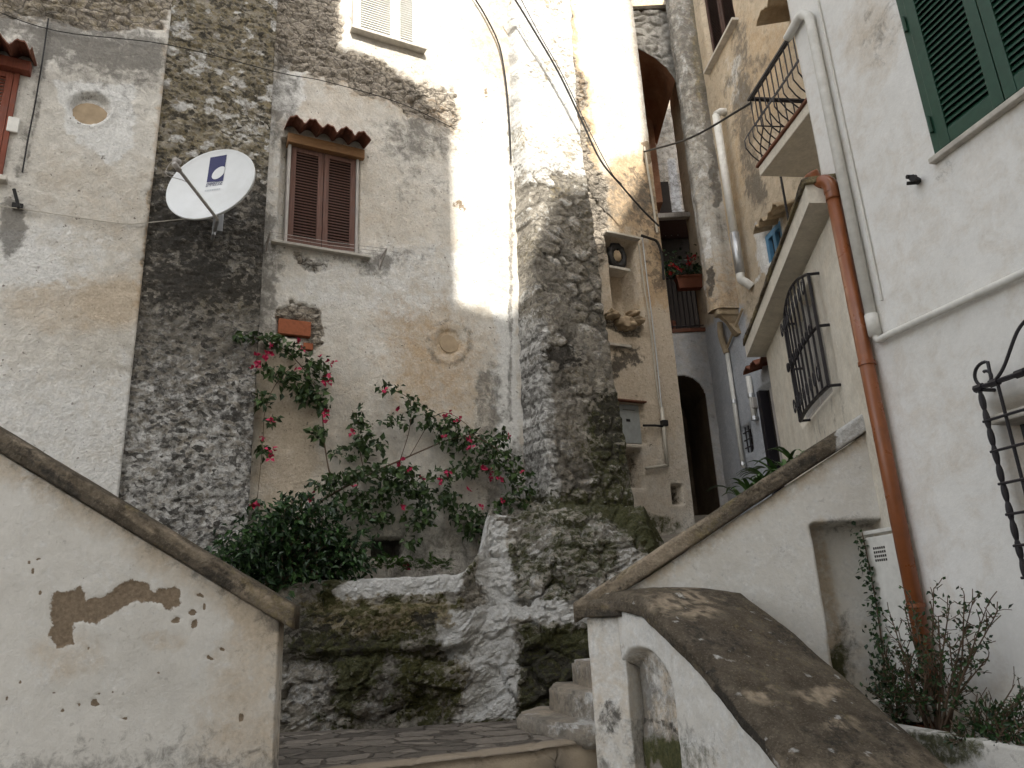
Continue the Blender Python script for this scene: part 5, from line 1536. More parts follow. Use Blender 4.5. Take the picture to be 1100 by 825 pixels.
MB().box(AH, ax0, AH.h(724, 130)[0] , vz, a_top - .3, -2.3, -1.6).build('vault_end', M['vault'], ar)
MB().box(AH, ax0, ax1, a_top, a_top + .10, -2.2, .06, .02).build('coping', M['cope'], ar)
MB().box(AH, ax0, ax1, a_top - .25, a_top - .01, -2.2, -.08).build('deck', M['grey_wall'], ar)
ub = thing('upper_house', 'sunlit ochre house front glimpsed high above the stone arch', 'house', (2, 18, 0))
UH = Wall((2.6, 18), 90)
panel('wall', UH, -4, 4, 2, 19, .3, M['ochre_wall'], ub, lambda S, Z, X, Y: (0 * S, dict(ochre=.8 + 0 * S)), thick=.3)

# planter and geranium on the terrace rail
px0, px1 = G.h(725, 305)[0], G.h(757, 305)[0]
pz = G.h(740, 313)[1]; pz1 = G.h(740, 300)[1]
b = MB()
b.hexa([G.P(px0 + .03, pz, .02), G.P(px1 - .03, pz, .02), G.P(px1 - .03, pz, .17), G.P(px0 + .03, pz, .17), G.P(px0, pz1, .0), G.P(px1, pz1, .0), G.P(px1, pz1, .20), G.P(px0, pz1, .20)])
b.box(G, px0 - .012, px1 + .012, pz1 - .035, pz1 + .004, -.012, .212, .005)
tag(b.build('planter_box', M['terra'], None, loc=G.P((px0 + px1) / 2, pz, .1)), 'long terracotta planter box hung on the terrace railing', 'planter')
a_, z_ = G.h(722, 347)
V, F = [], []
def lathe(c, prof, n=16):
    V, F = [], []
    for r_, z0_ in prof:
        for j in range(n): V.append(Vector(c) + Vector((r_ * math.cos(2 * math.pi * j / n), r_ * math.sin(2 * math.pi * j / n), z0_)))
    for i in range(len(prof) - 1):
        for j in range(n): F.append((i * n + j, i * n + (j + 1) % n, (i + 1) * n + (j + 1) % n, (i + 1) * n + j))
    return V, F
V, F = lathe(G.P(a_, GZT + .02, -.15), [(0, 0), (.075, 0), (.10, .15), (.115, .15), (.115, .19), (.095, .19), (.09, .16), (0, .16)])
tag(mk('flower_pot', V, F, M['terra'], None, smooth=False, loc=G.P(a_, GZT + .02, -.15)), 'small round terracotta pot on the terrace floor edge', 'flower pot')

# ------------------------------------------------------------------ cables
def cable(label, pts, r, mat='black', name='cable', n=6):
    pts = curve_pts(pts, n)
    return tag(MB().tube(pts, r, 6).build(name, M[mat], None, loc=pts[0]), label, 'cable')
cable('thin dark cable sagging along the left of the old facade above its windows', [A.p(x, y, o) for x, y, o in ((-30, 2, .16), (60, 33, .16), (180, 48, .17), (300, 78, .16), (352, 88, .05), (430, 111, .06), (488, 138, .05))], .006)
cable('pale thin cable crossing the left wall towards the satellite dish', [A.p(x, y, .15) for x, y in ((-20, 218), (60, 230), (130, 240), (160, 239), (190, 236), (228, 232))], .006, 'beige')
cable('twisted black double cable slanting down the sunlit wall', [A.p(x, y, .45) for x, y in ((545, -14), (572, 30), (600, 78), (625, 130), (645, 172), (668, 200), (690, 225), (708, 243))], .015)
cable('slack thin black wire beside the twisted cable on the sunlit wall', [A.p(x, y, .47) for x, y in ((553, -14), (578, 34), (604, 80), (632, 138), (656, 184), (668, 198))], .006)
cable('dark cable curving down the top of the bright wall', [A.p(x, y, .05) for x, y in ((506, -8), (522, 18), (536, 48), (543, 85), (547, 130), (549, 170))], .014)
c0 = A.p(692, 163, .05); c1 = E.P(bs0, btop - .05, bd)
mid_ = (c0 + c1) / 2 + Vector((0, 0, -.12))
cable('black cable strung across the alley to the balcony', [c0, mid_, c1], .016)
cable('dark grey wires running down the ochre right end of the old facade', [A.p(x, y, .05) for x, y in ((690, 255), (694, 290), (699, 330), (705, 380), (709, 420), (711, 440))], .009, 'steel', n=4)
cable('pale thin wire running close beside the dark grey wires on the old facade', [A.p(x, y, .05) for x, y in ((686, 262), (691, 300), (697, 340), (703, 390), (707, 425), (710, 440))], .010, 'beige', n=4)
cable('thick black cable looping round the corner of the old house', [A.p(x, y, .10) for x, y in ((689, 253), (698, 256), (706, 260), (711, 275), (713, 300))], .024, n=4)
cable('pale cable running down the sunlit corner of the old house', [A.p(x, y, .04) for x, y in ((692, 158), (697, 190), (701, 215), (706, 250))], .020, 'beige', n=4)
wpipe = thing('wall_pipe', 'thin pale conduit bending near the grey meter cupboard', 'pipe', A.p(715, 470, .05))
MB().tube([A.p(711, 438, .05), A.p(714, 470, .05), A.p(717, 501, .05)], .028, 8).build('pipe', M['beige'], wpipe, smooth=True)
MB().tube([A.p(717, 500, .05), A.p(694, 503, .05)], .024, 8).build('pipe', M['beige'], wpipe, smooth=True)
MB().tube([A.p(691, 457, .05), A.p(704, 457, .06), A.p(713, 458, .05)], .018, 8).build('cable', M['black'], wpipe)
a_, z_ = A.h(711, 456)
MB().box(A, a_ - .05, a_ + .05, z_ - .04, z_ + .05, .02, .10, .01).build('clamp', M['black'], wpipe)
cable('dark vertical wire beside the red shuttered window', [A.p(x, y, .15) for x, y in ((52, 20), (46, 62), (38, 110), (30, 150), (24, 185))], .008, n=4)
bkt = MB().tube([A.p(20, 224, .1), A.p(20, 222, .22), A.p(15, 203, .24)], .018, 6).box(A, A.h(19, 222, .12)[0] - .05, A.h(19, 222, .12)[0] + .05, A.h(19, 222, .12)[1] - .03, A.h(19, 222, .12)[1] + .03, .1, .15)
tag(bkt.build('wall_bracket', M['black'], None, loc=A.p(20, 222, .12)), 'black iron bracket above a dark stain on the left wall', 'bracket')
b = MB()
b.tube(curve_pts([A.p(345, 440, .05), A.p(347, 470, .04), A.p(352, 505, .05)], 4), .005, 5)
rt_, rb_ = E.p(838, 186, .45), E.p(838, 186, .45); rb_.z = E.h(843, 236, .45)[1] - .2
cb = tag(MB().tube([rt_, rb_], .016, 6).build('iron_rod', M['iron'], None, loc=rb_), 'thin iron rod between the canopy and the balcony above', 'rod')

# ------------------------------------------------------------------ satellite dish
dc = A.p(226, 197, .62)
tv = (Vector((0, 0, ZC)) - dc).normalized()
vX = (cX - tv * cX.dot(tv)).normalized(); vY = tv.cross(vX)
th = math.acos(.60)
dn = (tv * math.cos(th) + (vX * -.5 + vY * .866) * math.sin(th)).normalized()
dm = (vX * .866 + vY * .5); dm = (dm - dn * dm.dot(dn)).normalized()
dq = dn.cross(dm)
dr_ = 48.5 * (dc - Vector((0, 0, ZC))).dot(cF) / FPX
sd = thing('satellite_dish', 'white satellite dish with dark blue emblem on the dark stone pilaster', 'satellite dish', A.P((dc - A.o).dot(A.u), dc.z - .45, .1))
def dpt(rho, a, lift=0.0):
    return dc + (dm * math.cos(a) + dq * math.sin(a)) * (rho * dr_) + dn * (.085 * (rho * rho - 1) + lift)
V, F = [], []
nr, na = 14, 72
prof_ = [(i / nr, 0.0) for i in range(nr + 1)] + [(1.025, .004), (1.035, -.006), (1.025, -.028), (.99, -.022)] + [(i / nr, -.022) for i in range(nr - 1, -1, -1)]
for rho, li in prof_:
    for j in range(na): V.append(dpt(rho, 2 * math.pi * j / na, li))
for i in range(len(prof_) - 1):
    for j in range(na): F.append((i * na + j, i * na + (j + 1) % na, (i + 1) * na + (j + 1) % na, (i + 1) * na + j))
mk('reflector', V, F, M['dish'], sd, smooth=True)
def on_dish(px, py, lift):
    d = ray(px, py); o = Vector((0, 0, ZC))
    k = 0.0
    for _ in range(6):
        c_ = dc + dn * k
        P = o + d * ((c_ - o).dot(dn) / d.dot(dn))
        q = P - dc
        rho2 = (q.dot(dm) ** 2 + q.dot(dq) ** 2) / dr_ ** 2
        k = .085 * (rho2 - 1) + lift
    return P
def patch(name, quad, lift, mat, n=8):
    V = []
    (ax, ay), (bx, by), (cx_, cyy), (dx_, dy_) = quad
    for i in range(n + 1):
        for j in range(n + 1):
            u_, v_ = i / n, j / n
            x = (ax * (1 - u_) + bx * u_) * (1 - v_) + (dx_ * (1 - u_) + cx_ * u_) * v_
            y = (ay * (1 - u_) + by * u_) * (1 - v_) + (dy_ * (1 - u_) + cyy * u_) * v_
            V.append(on_dish(x, y, lift))
    return mk(name, V, grid_faces(n + 1, n + 1), mat, sd, smooth=True)
em = patch('emblem', [(226.0, 169.2), (243.6, 166.2), (239.6, 194.2), (222.0, 195.8)], .004, M['logo'])
V = [on_dish(234.8, 185.6, .007)]
k = 28
for i in range(k):
    a_ = 2 * math.pi * i / k
    ex, ey = 9.0 * math.cos(a_), 4.6 * math.sin(a_)
    ca, sa = math.cos(R(-42)), math.sin(R(-42))
    x, y = 234.8 + ex * ca - ey * sa, 185.6 + ex * sa + ey * ca
    edge = 243.4 - (y - 167) * .142
    V.append(on_dish(min(x, edge), y, .007))
o = mk('emblem_swoosh', V, [(0, 1 + i, 1 + (i + 1) % k) for i in range(k)], M['dish'], sd)
fc = bpy.data.curves.new('lettering', 'FONT')
fc.body = 'EMMEESSE'; fc.size = 1; fc.shear = .25
fo = bpy.data.objects.new('lettering_src', fc)
COL.objects.link(fo)
bpy.context.view_layer.update()
me = bpy.data.meshes.new_from_object(fo.evaluated_get(bpy.context.evaluated_depsgraph_get()))
bpy.data.objects.remove(fo)
tvx = np.array([v.co[:] for v in me.vertices])
tw_ = tvx[:, 0].max() - tvx[:, 0].min(); thh = tvx[:, 1].max()
V = []
for v in tvx:
    u_, v_ = (v[0] - tvx[:, 0].min()) / tw_, v[1] / thh
    x = 220.8 + 18 * u_ + .9 * v_; y = 200.9 - 2.9 * u_ - 4.2 * v_
    V.append(on_dish(x, y, .004))
mk('lettering', V, [list(p_.vertices) for p_ in me.polygons], M['logo'], sd)
for i in range(9):
    x = 220 + i * 1.9
    patch('printed_line', [(x, 204.2 - i * .25), (x + 1.3, 204.0 - i * .25), (x + 1.2, 205.6 - i * .25), (x - .1, 205.8 - i * .25)], .004, M['logogrey'], 1) if i == 0 else None
V, F = [], []
for i in range(9):
    x = 220 + i * 1.9
    kk = len(V)
    V += [on_dish(*q, .004) for q in ((x, 204.2 - i * .25), (x + 1.3, 204.0 - i * .25), (x + 1.2, 205.6 - i * .25), (x - .1, 205.8 - i * .25))]
    F.append((kk, kk + 1, kk + 2, kk + 3))
bpy.data.objects.remove([o for o in COL.objects if o.name.startswith('printed_line')][0])
mk('printed_line', V, F, M['logogrey'], sd)
arm0 = dc - dq * dr_ * .98 * (1 if (dq.dot(vY) > 0) else -1) - dn * .06
dd0 = (arm0 - Vector((0, 0, ZC))).length
tip = Vector((0, 0, ZC)) + ray(188, 177).normalized() * (dd0 - .42)
fork = Vector((0, 0, ZC)) + ray(234, 236).normalized() * (dd0 - .02)
MB().tube([fork, tip], .018, 10).build('arm', M['greywood'], sd)
b = MB().tube([tip - (tip - fork).normalized() * .08, tip + (tip - fork).normalized() * .02], .028, 10)
ld = (dc - tip).normalized()
b.tube([tip + Vector((0, 0, .05)), tip + Vector((0, 0, .05)) + ld * .07], .035, 12)
b.build('receiver', M['greywood'], sd, smooth=True)
MB().tube(curve_pts([tip + Vector((0, 0, .04)), tip + Vector((-.06, 0, .01)), tip + Vector((-.07, 0, -.12)), tip + (fork - tip) * .35, fork], 6), .004, 5).build('lead', M['greywood'], sd)
b = MB()
bw_ = A.P((dc - A.o).dot(A.u) + .10, dc.z - .42, .08)
b.tube([dc - dn * .12, dc - dn * .20, bw_ + Vector((0, 0, .25)) + A.n * .2, bw_ + Vector((0, 0, -.05)) + A.n * .2], .022, 10)
b.tube([bw_ + A.n * .2, bw_ - A.n * .05], .022, 10)
a_, z_ = A.h(237, 238, .25)
b.box(A, a_ - .03, a_ + .03, z_ - .12, z_ + .14, .18, .24, .004)
b.tube([fork, bw_ + A.n * .2], .02, 8)
b.build('mount', M['steel'], sd)

# ------------------------------------------------------------------ plants
def leaf_arrays():
    return dict(V=[], F=[], T=[])
def add_leaf(Lf, base, dirv, nrm, ln, wd, tint, fold=.18, droop=0.0):
    dirv = dirv.normalized()
    side = dirv.cross(nrm)
    if side.length < 1e-4: side = dirv.orthogonal()
    side.normalize()
    nr = side.cross(dirv)
    k = len(Lf['V'])
    m_ = base + dirv * ln * .45
    tip = base + dirv * ln - nr * droop * ln
    Lf['V'] += [base, m_ + side * wd * .5 + nr * fold * wd, tip, m_ - side * wd * .5 + nr * fold * wd]
    Lf['F'] += [(k, k + 1, k + 2), (k, k + 2, k + 3)]
    Lf['T'] += [tint] * 4
def rv(): return Vector((rng.gauss(0, 1), rng.gauss(0, 1), rng.gauss(0, 1))).normalized()
def flush(Lf, name, mat, parent):
    if Lf['V']: return mk(name, Lf['V'], Lf['F'], mat, parent, dict(tint=Lf['T']))
def cluster(Lf, c, rad, n, size, out, tl=(0, 1)):
    """a spray of leaves round c; rad = (along wall, up, out)"""
    for _ in range(n):
        while True:
            q = Vector((rng.uniform(-1, 1), rng.uniform(-1, 1), rng.uniform(-1, 1)))
            if q.length < 1: break
        p_ = c + A.u * q.x * rad[0] + Vector((0, 0, q.y * rad[1])) + A.n * q.z * rad[2]
        d = rv() * .8 + A.n * .25 + Vector((0, 0, -.35))
        nr = A.n * .6 + Vector((0, 0, .7)) + rv() * .7
        s_ = size * rng.uniform(.45, 1.3)
        add_leaf(Lf, p_, d, nr.normalized(), s_, s_ * rng.uniform(.55, .75), min(1, max(0, rng.gauss(sum(tl) / 2, .3))), droop=.2)
bg_ = thing('bougainvillea', 'bougainvillea climbing the old facade with magenta red flowers', 'climbing plant', A.P(A.h(330, 620)[0], .95, .2))
stem = MB()
def bstem(px, r0, r1, off=.12):
    pts = []
    for q in px: pts.append(A.p(q[0], q[1], q[2] if len(q) > 2 else off))
    pts = curve_pts(pts, 5)
    k = len(pts)
    stem.tube(pts, [r0 + (r1 - r0) * i / (k - 1) for i in range(k)], 6)
bstem([(318, 640, .35), (326, 590, .3), (340, 545), (362, 528), (400, 508), (440, 490), (475, 475), (505, 466)], .020, .006)
bstem([(360, 530), (354, 508), (349, 480), (347, 455), (343, 425), (325, 395), (300, 372), (270, 362)], .011, .005)
bstem([(392, 512), (386, 480), (384, 455), (378, 440)], .007, .003)
bstem([(430, 494), (440, 460), (440, 430), (420, 418)], .006, .003)
bstem([(505, 466), (530, 480), (550, 500), (560, 540)], .007, .004, .3)
bstem([(440, 490), (470, 445), (500, 455), (525, 490)], .005, .003)
bstem([(318, 390), (298, 410), (285, 440), (282, 480), (276, 540)], .005, .003)
stem.build('stem', M['stem'], bg_, smooth=True)
Lf = leaf_arrays()
cl_ = [  # px, py, radius px, count
 (262, 362, 14, 5, 22), (290, 364, 18, 9, 55), (312, 376, 18, 10, 55), (300, 400, 22, 7, 45), (283, 428, 10, 12, 38), (318, 415, 22, 12, 70),
 (340, 398, 16, 22, 70), (346, 430, 11, 16, 48), (343, 464, 10, 10, 42), (330, 425, 14, 10, 40), (294, 452, 7, 6, 16), (284, 482, 7, 9, 22),
 (276, 542, 6, 10, 20), (418, 416, 14, 6, 24), (440, 430, 10, 8, 22), (450, 442, 14, 8, 30), (420, 452, 18, 8, 34), (388, 466, 12, 18, 50),
 (384, 445, 5, 16, 22), (372, 486, 18, 10, 42), (398, 478, 20, 12, 50), (470, 455, 26, 12, 80), (492, 470, 26, 16, 110), (520, 482, 22, 18, 95), (505, 500, 22, 12, 60),
 (545, 500, 16, 20, 80), (535, 470, 14, 8, 34), (430, 505, 22, 10, 60), (400, 508, 26, 12, 70), (370, 512, 20, 10, 50), (352, 520, 18, 12, 55), (440, 520, 24, 12, 80), (420, 530, 28, 14, 90),
 (460, 538, 22, 14, 80), (450, 556, 20, 14, 70), (378, 540, 26, 16, 90), (405, 555, 20, 14, 60), (482, 530, 14, 10, 30), (500, 552, 22, 12, 70), (528, 560, 24, 14, 90), (550, 548, 20, 20, 100),
 (560, 520, 14, 16, 60), (478, 510, 16, 10, 40), (555, 575, 12, 10, 40), (510, 572, 20, 8, 40), (440, 580, 12, 8, 20)]
for x, y, rx, ry, n in cl_:
    off = .16 + (.35 if x > 530 else .0) + (.08 if 350 < x < 470 and y > 500 else 0)
    c = A.p(x, y, off)
    s_ = (A.p(x + 10, y, off) - A.p(x, y, off)).length / 10
    cluster(Lf, c, (rx * s_, ry * s_ * .95, .12), int(n * 1.25), .092, .1)
flush(Lf, 'foliage', M['leaf'], bg_)
Lf = leaf_arrays()
for x, y, n, r in ((284, 386, 7, 9), (278, 391, 5, 6), (290, 378, 5, 6), (322, 364, 2, 4), (326, 374, 2, 4), (350, 386, 4, 6), (355, 392, 4, 5), (347, 404, 5, 6), (354, 408, 4, 5), (320, 395, 2, 4),
                   (346, 448, 5, 5), (351, 443, 3, 4), (291, 450, 3, 4), (283, 474, 3, 4), (288, 482, 4, 5), (290, 490, 3, 4), (274, 540, 5, 6), (277, 545, 4, 5), (378, 464, 3, 4), (411, 418, 2, 4), (424, 441, 1, 3), (482, 444, 4, 5),
                   (490, 452, 4, 5), (478, 449, 2, 3), (506, 472, 3, 5), (502, 480, 3, 4), (476, 470, 1, 3), (425, 498, 4, 5), (432, 494, 4, 5), (437, 505, 2, 4), (480, 508, 4, 5), (477, 516, 3, 4), (520, 502, 3, 4),
                   (528, 505, 4, 5), (527, 512, 3, 3), (537, 514, 3, 4), (450, 515, 2, 3), (517, 546, 2, 4), (333, 537, 3, 4), (336, 530, 2, 3), (539, 540, 2, 3), (560, 508, 2, 3), (436, 606, 3, 3), (547, 470, 2, 3), (505, 525, 2, 3), (430, 545, 1, 3), (378, 525, 2, 3)):
    off = .30 + (.35 if x > 530 else .0)
    s_ = (A.p(x + 10, y, off) - A.p(x, y, off)).length / 10
    for _ in range(max(1, int(n * .7))):
        c = A.p(x + rng.gauss(0, r * .45), y + rng.gauss(0, r * .45), off + rng.uniform(-.05, .05))
        ax = rv() + A.n * .8
        for k in range(3):
            add_leaf(Lf, c, (rv() + A.n * .6), (ax + rv() * .4).normalized(), .055 * rng.uniform(.8, 1.2), .048, rng.random(), fold=.3)
flush(Lf, 'flowers', M['flower'], bg_)

# dark leafy shrub at the foot of the pilaster
sh = thing('shrub', 'dense dark green shrub filling the left end of the planted ledge', 'shrub', A.P(A.h(310, 640)[0], .92, .4))
st_ = MB()
Lf = leaf_arrays()
rs = random.Random(5)
for i in range(60):
    x, y = rs.uniform(250, 395), 0
    b0 = A.p(rs.uniform(270, 370), 630, .4); b0.z = 1.1
    ty = 545 + 55 * abs((x - 318) / 75) ** 1.6 + rs.uniform(-12, 40)
    t0 = A.p(x, ty, rs.uniform(.2, .7))
    md_ = (b0 + t0) / 2 + rv() * .06 + Vector((0, 0, .08))
    cp_ = curve_pts([b0, md_, t0], 5)
    st_.tube(cp_, [.010 - .007 * k / (len(cp_) - 1) for k in range(len(cp_))], 5)
    for k in range(3, len(cp_)):
        for _ in range(5):
            d = (cp_[k] - cp_[k - 1]).normalized() * .6 + rv() * .8 + Vector((0, 0, -.1))
            s_ = rs.uniform(.07, .12)
            add_leaf(Lf, cp_[k] + rv() * .03, d, (Vector((0, -.5, .8)) + rv() * .5).normalized(), s_, s_ * .42, min(1, max(0, rs.gauss(.4, .3))), droop=.25)
for x, y, rx, ry, n in ((258, 600, 22, 14, 170), (275, 585, 24, 16, 170), (392, 590, 18, 22, 110), (385, 625, 18, 10, 60), (345, 545, 26, 14, 110), (280, 560, 16, 10, 60), (320, 536, 10, 8, 40), (245, 590, 16, 8, 70), (262, 572, 18, 10, 60), (300, 560, 30, 20, 160), (330, 575, 40, 28, 260), (290, 600, 36, 24, 240), (330, 620, 34, 16, 200), (372, 600, 26, 20, 130), (235, 580, 10, 5, 20), (310, 545, 14, 9, 50), (360, 575, 26, 14, 90)):
    for _ in range(int(n * .75)):
        p_ = A.p(x + rs.gauss(0, rx * .6), y + rs.gauss(0, ry * .6), rs.uniform(.25, .85))
        d = rv() + A.n * .4 + Vector((0, 0, -.3)); s_ = rs.uniform(.06, .11)
        add_leaf(Lf, p_, d, (Vector((0, -.5, .8)) + rv() * .6).normalized(), s_, s_ * .5, min(1, max(0, rs.gauss(.38, .42))), droop=.25)
st_.build('stem', M['stem'], sh)
flush(Lf, 'foliage', M['leafdark'], sh)
# bright ferny tuft right of the shrub
ft = thing('fern', 'bright green ferny tuft on the whitewashed ledge below the small dark vent', 'fern', A.P(A.h(445, 625)[0], .95, .3))
Lf = leaf_arrays()
for i in range(110):
    b0 = A.p(rs.uniform(388, 482), 608 + rs.uniform(-4, 6), rs.uniform(.25, .5))
    d = Vector((rs.uniform(-.8, .8), rs.uniform(-.8, 0), rs.uniform(.3, 1))).normalized()
    ln = rs.uniform(.12, .26)
    for k in range(7):
        p_ = b0 + d * ln * (k + 1) / 7 + Vector((0, 0, -.10)) * ((k + 1) / 7) ** 2
        for sg in (-1, 1):
            dv = d.cross(Vector((0, 0, 1))) * sg + d * .4
            add_leaf(Lf, p_, dv, Vector((0, 0, 1)) + rv() * .2, .05 * (1.1 - k / 9), .018, rs.random())
flush(Lf, 'fronds', M['fern'], ft)

# strap-leaved plants along the upper side of the right parapet
bgt = lambda px: B.h(px, 500, -.5)[0]
lab = ['first strap-leaved plant at the lowest end of the row behind the coping', 'low strap-leaved plant second from the lower end of the coping row', 'bushy strap-leaved plant near the thin white pipe foot', 'strap-leaved plant in the middle of the row below the little barred window',
       'strap-leaved plant left of the black doorway foot', 'strap-leaved plant right at the foot of the black doorway', 'last strap-leaved plant of the row with one long arching blade']
for i, px in enumerate((790, 800, 811, 820, 831, 841, 852)):
    s_ = bgt(px)
    zt = bt1[1] + (s_ - bt1[0]) * bsl
    b0 = B.P(s_, zt + .10, -.38)
    t_ = thing('strap_leaf_plant', lab[i], 'plant', b0, 'strap-leaved plants along the right coping')
    V, F, T = [], [], []
    rr = random.Random(40 + i)
    for k in range(11 if i != 6 else 8):
        az = rr.uniform(0, 2 * math.pi)
        dv = Vector((math.cos(az), math.sin(az), 0))
        ln = rr.uniform(.22, .40) * (1.5 if (i == 6 and k == 0) else 1)
        if i == 6 and k == 0: dv = Vector((.9, -.2, 0))
        sd_ = Vector((-dv.y, dv.x, 0)); n0 = len(V); tt = rr.random()
        for q in range(7):
            t = q / 6
            p_ = b0 + dv * ln * (t * .75) + Vector((0, 0, ln * (1.25 * t - .95 * t * t)))
            w_ = .018 * (1 - t ** 3) + .001
            V += [p_ - sd_ * w_, p_ + sd_ * w_ + Vector((0, 0, .004))]; T += [tt, tt]
            if q: F.append((n0 + 2 * q - 2, n0 + 2 * q - 1, n0 + 2 * q + 1, n0 + 2 * q))
    mk('blades', V, F, M['strap'], t_, dict(tint=T))

# ledge of soil carrying them: the upper path
path_pts = [B.P(.9, 1.15, -.30), B.P(2.4, 2.02, -.30), B.P(4.5, 2.3, -.30)]
ug = MB()
ug.hexa([B.P(1.4, -.5, -.285), B.P(3.4, -.5, -.285), B.P(3.4, -.5, -2.1), B.P(1.4, -.5, -2.1), B.P(1.4, 1.30, -.285), B.P(3.4, 2.1, -.285), B.P(3.4, 2.1, -2.1), B.P(1.4, 1.5, -2.1)])
o = ug.build('upper_path', M['step'], None); tag(o, kind='structure')
ug = MB()
ug.hexa([(1.0, 9.9, 0), (5, 9.9, 0), (5, 15, 0), (1.0, 15, 0), (1.0, 9.9, 1.7), (5, 9.9, 1.8), (5, 12.4, 2.42), (1.0, 12.4, 2.42)])
o = ug.build('alley_path', M['step'], None); tag(o, kind='structure')

# creeper in the corner by the panel door
cr_ = thing('creeper', 'thin dark creeper climbing the corner beside the white panel door', 'climbing plant', C.P(C.h(950, 750)[0], -.3, .05))
st_ = MB(); Lf = leaf_arrays()
cp_ = curve_pts([C.p(x, y, .04) for x, y in ((957, 760), (951, 735), (948, 700), (943, 660), (936, 620), (931, 595), (926, 572))], 6)
st_.tube(cp_, [.009 - .005 * k / len(cp_) for k in range(len(cp_))], 5)
for k, p_ in enumerate(cp_):
    t = k / len(cp_)
    for _ in range(int(16 * (1 - t) ** 1.5) + 4):
        q = p_ + C.u * rng.gauss(0, .05 * (1 - t) + .012) + Vector((0, 0, rng.gauss(0, .03))) + C.n * abs(rng.gauss(0, .04))
        s_ = rng.uniform(.03, .052)
        add_leaf(Lf, q, rv() + C.n * .5, (C.n + Vector((0, 0, .5)) + rv() * .6).normalized(), s_, s_ * .75, rng.random() * .7)
st_.build('stem', M['stem'], cr_); flush(Lf, 'foliage', M['leafdark'], cr_)

# twiggy shrubs in the bed by the copper pipe
def twiggy(name, label, base, tips, leaf, nleaf, seed, bare=()):
    rr = random.Random(seed)
    t_ = thing(name, label, 'shrub', base)
    sm, Lf = MB(), leaf_arrays()
    for i, tp in enumerate(tips):
        b0 = base + Vector((rr.uniform(-.05, .05), rr.uniform(-.05, .05), 0))
        md_ = b0.lerp(tp, .45) + Vector((rr.uniform(-.05, .05), rr.uniform(-.05, .05), .02))
        cp_ = curve_pts([b0, md_, tp], 9)
        k = len(cp_)
        sm.tube(cp_, [.011 - .008 * j / (k - 1) for j in range(k)], 6)
        for j in range(int(k * .35), k):
            if i in bare: break
            for _ in range(2):
                e_ = cp_[j] + (rv() * .07 + (tp - b0).normalized() * .05)
                sm.tube([cp_[j], (cp_[j] + e_) / 2 + rv() * .008, e_], .0028, 4)
                for _ in range(nleaf):
                    q = cp_[j].lerp(e_, rr.uniform(.2, 1.1)) + rv() * .012
                    s_ = leaf * rr.uniform(.7, 1.3)
                    add_leaf(Lf, q, rv() + Vector((0, 0, .3)), rv() + Vector((0, -.5, .6)), s_, s_ * .6, rr.random() * .8)
        if i in bare:
            for j in range(int(k * .4), k, 2):
                e_ = cp_[j] + rv() * .10 + (tp - b0).normalized() * .05
                sm.tube([cp_[j], (cp_[j] + e_) / 2 + rv() * .01, e_], .0024, 4)
    sm.build('stem', M['stem'], t_); flush(Lf, 'foliage', M['leafdark'], t_)
base1 = C.p(1012, 800, .28)
twiggy('shrub', 'twiggy small-leaved shrub in front of the copper downpipe', base1, [C.p(x, y, o) for x, y, o in ((1003, 632, .22), (1008, 662, .3), (1020, 690, .4), (1036, 640, .3), (1044, 650, .2), (1060, 652, .35), (1072, 656, .3), (972, 655, .3), (978, 640, .25), (965, 690, .4), (985, 668, .45), (1000, 700, .5), (1062, 705, .3), (958, 665, .3), (1020, 650, .2), (975, 715, .5))], .034, 2, 3)
base2 = C.p(1062, 815, .35)
twiggy('shrub', 'leaning shrub with bare twigs at the lower right edge beside the white wall', base2, [C.p(x, y, o) for x, y, o in ((1098, 745, .3), (1085, 760, .4), (1095, 785, .5), (1060, 765, .4), (1040, 770, .5), (1075, 790, .5), (1050, 745, .3), (1090, 735, .2), (1102, 768, .3), (1030, 790, .5), (1105, 800, .5))], .036, 3, 4, bare=(7, 6))
base3 = C.p(968, 790, .30)
twiggy('shrub', 'small leafy shrub between the brown coping and the copper pipe foot', base3, [C.p(x, y, o) for x, y, o in ((950, 700, .3), (958, 720, .35), (942, 745, .4), (975, 735, .4), (985, 750, .45), (962, 745, .5), (990, 720, .4), (948, 725, .3), (970, 705, .3))], .034, 3, 6)
# geranium in the planter
gx = thing('geranium', 'red flowering geranium trailing from the terrace planter box', 'plant', G.P((px0 + px1) / 2, pz1, .1))
Lf, Lr = leaf_arrays(), leaf_arrays()
for _ in range(420):
    p_ = G.P(rng.uniform(px0 - .28, px1 - .05), pz1 + abs(rng.gauss(0, .20)), rng.uniform(-.05, .25))
    s_ = rng.uniform(.045, .08)
    add_leaf(Lf, p_, rv() + G.n * .4, (G.n + Vector((0, 0, .7)) + rv() * .6).normalized(), s_, s_ * .9, rng.random() * .7)
for x, y in ((739, 278), (741, 283), (722, 285), (727, 288), (731, 290), (720, 294), (746, 276)):
    for _ in range(14):
        p_ = G.p(x + rng.gauss(0, 1.2), y + rng.gauss(0, 1.0), .22)
        add_leaf(Lr, p_, rv() + G.n, (G.n + rv() * .5).normalized(), .045, .04, rng.random())
flush(Lf, 'foliage', M['leafdark'], gx)
M['red'] = leafmat('geranium_red', (.30, .012, .02), (.50, .03, .035), .6)
flush(Lr, 'flowers', M['red'], gx)

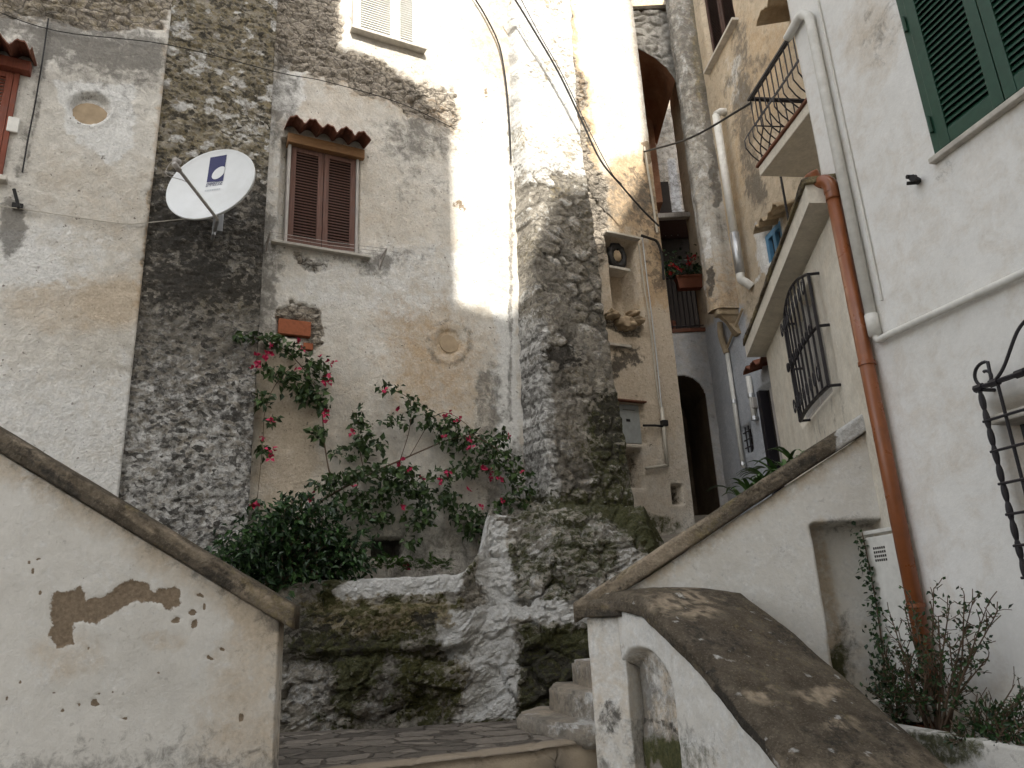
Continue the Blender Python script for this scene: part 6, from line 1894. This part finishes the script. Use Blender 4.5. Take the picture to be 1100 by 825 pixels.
# ------------------------------------------------------------------ bed between the foreground parapet and the white house
bz_ = -.42
V = []
for i in range(41):
    for j in range(31):
        a_, d_ = KS - .2 + 3.4 * i / 40, -.1 + 2.2 * j / 30
        p_ = C.P(a_, bz_ + .06 * float(fbm(np.array([a_ * 5]), np.array([d_ * 5]), 3, 500)[0]), d_)
        V.append(p_)
tag(mk('planting_bed', V, grid_faces(41, 31), M['soil'], None, smooth=True), kind='structure')
wb0 = C.h(965, 788, .55); 
lw_ = thing('low_wall', 'low whitewashed kerb wall with green stains round the planting bed', 'wall', C.P(KS + .6, bz_, .5))
LWp = Wall((C.P(0, 0, .52).x, C.P(0, 0, .52).y), 164.6)
lz = LWp.h(1000, 787)[1]
def f_lw(S, Z, X, Y):
    return .012 * (fbm(S * 4, Z * 4, 4, 510) - .5) * 2, dict(moss=.72 * blob(X, Y, 1000, 805, 40, 14), grime_shade=.3 * fbm(S * 3, Z * 3, 3, 511), white=.3 + 0 * S)
panel('wall', LWp, KS - .05, KS + 3.0, -.9, lz, .02, M['para'], lw_, f_lw, thick=.10)
mbx = MB().box(C, KS + .02, KS + .34, bz_ + .22, bz_ + .44, .03, .40, .02)
z_ = C.h(965, 762, .3)[1]
mb = thing('stone_block', 'pale stone slab on a brick beside the copper downpipe foot', 'stone', C.P(KS + .2, bz_, .2))
cz = C.h(965, 756, .32)
MB().box(C, cz[0] - .30, cz[0] + .22, cz[1] - .10, cz[1], .03, .34, .015).build('slab', M['sill'], mb)
MB().box(C, cz[0] - .05, cz[0] + .16, cz[1] - .24, cz[1] - .12, .08, .30, .008).build('brick', M['brick'], mb)
MB().box(C, cz[0] - .28, cz[0] + .2, bz_ - .02, cz[1] - .10, .03, .20, .01).build('base', M['sill'], mb)

# ------------------------------------------------------------------ unseen blocker added behind the viewer: roofline traced back from the wanted shadow edge
YB = -6.5
def toward(P):
    t = (YB - P.y) / SUN.y
    return P + SUN * t
sil = [toward(A.p(x, y, o)) for x, y, o in ((362, -40, 0), (362, 50, 0), (402, 62, 0), (442, 85, 0), (484, 135, 0), (480, 320, 0), (545, 340, 0), (566, 290, .4), (600, 202, .4), (636, 200, .4), (640, 262, 0), (662, 246, 0), (682, 205, 0), (702, 158, 0), (702, 120, 0))]
xs = [q.x for q in sil]
out = [(xs[0] - 9, sil[0].z + 5), (xs[0] - .6, sil[0].z + 5)] + [(q.x, q.z) for q in sil]
for i in range(1, len(out)):
    if out[i][0] <= out[i - 1][0]: out[i] = (out[i - 1][0] + .02, out[i][1])
out += [(out[-1][0] + .02, out[-1][1] + 5), (out[-1][0] + 14, out[-1][1] + 5)]
ch = thing('shade_blocker', 'unseen stepped wall added behind the viewer, roofline shaped to cast the shade', 'house', (0, YB, -.8))
n = len(out)
V = [(x, YB, -.9) for x, z in out] + [(x, YB, z) for x, z in out]
V += [(x, YB - 1.2, -.9) for x, z in out] + [(x, YB - 1.2, z) for x, z in out]
F = []
for i in range(n - 1):
    F += [(i, i + 1, n + i + 1, n + i), (2 * n + i, 3 * n + i, 3 * n + i + 1, 2 * n + i + 1), (n + i, n + i + 1, 3 * n + i + 1, 3 * n + i)]
F += [(0, n, 3 * n, 2 * n), (n - 1, 2 * n - 1 + 0, 4 * n - 1, 3 * n - 1)]
mk('wall', V, F, M['cream'], ch)
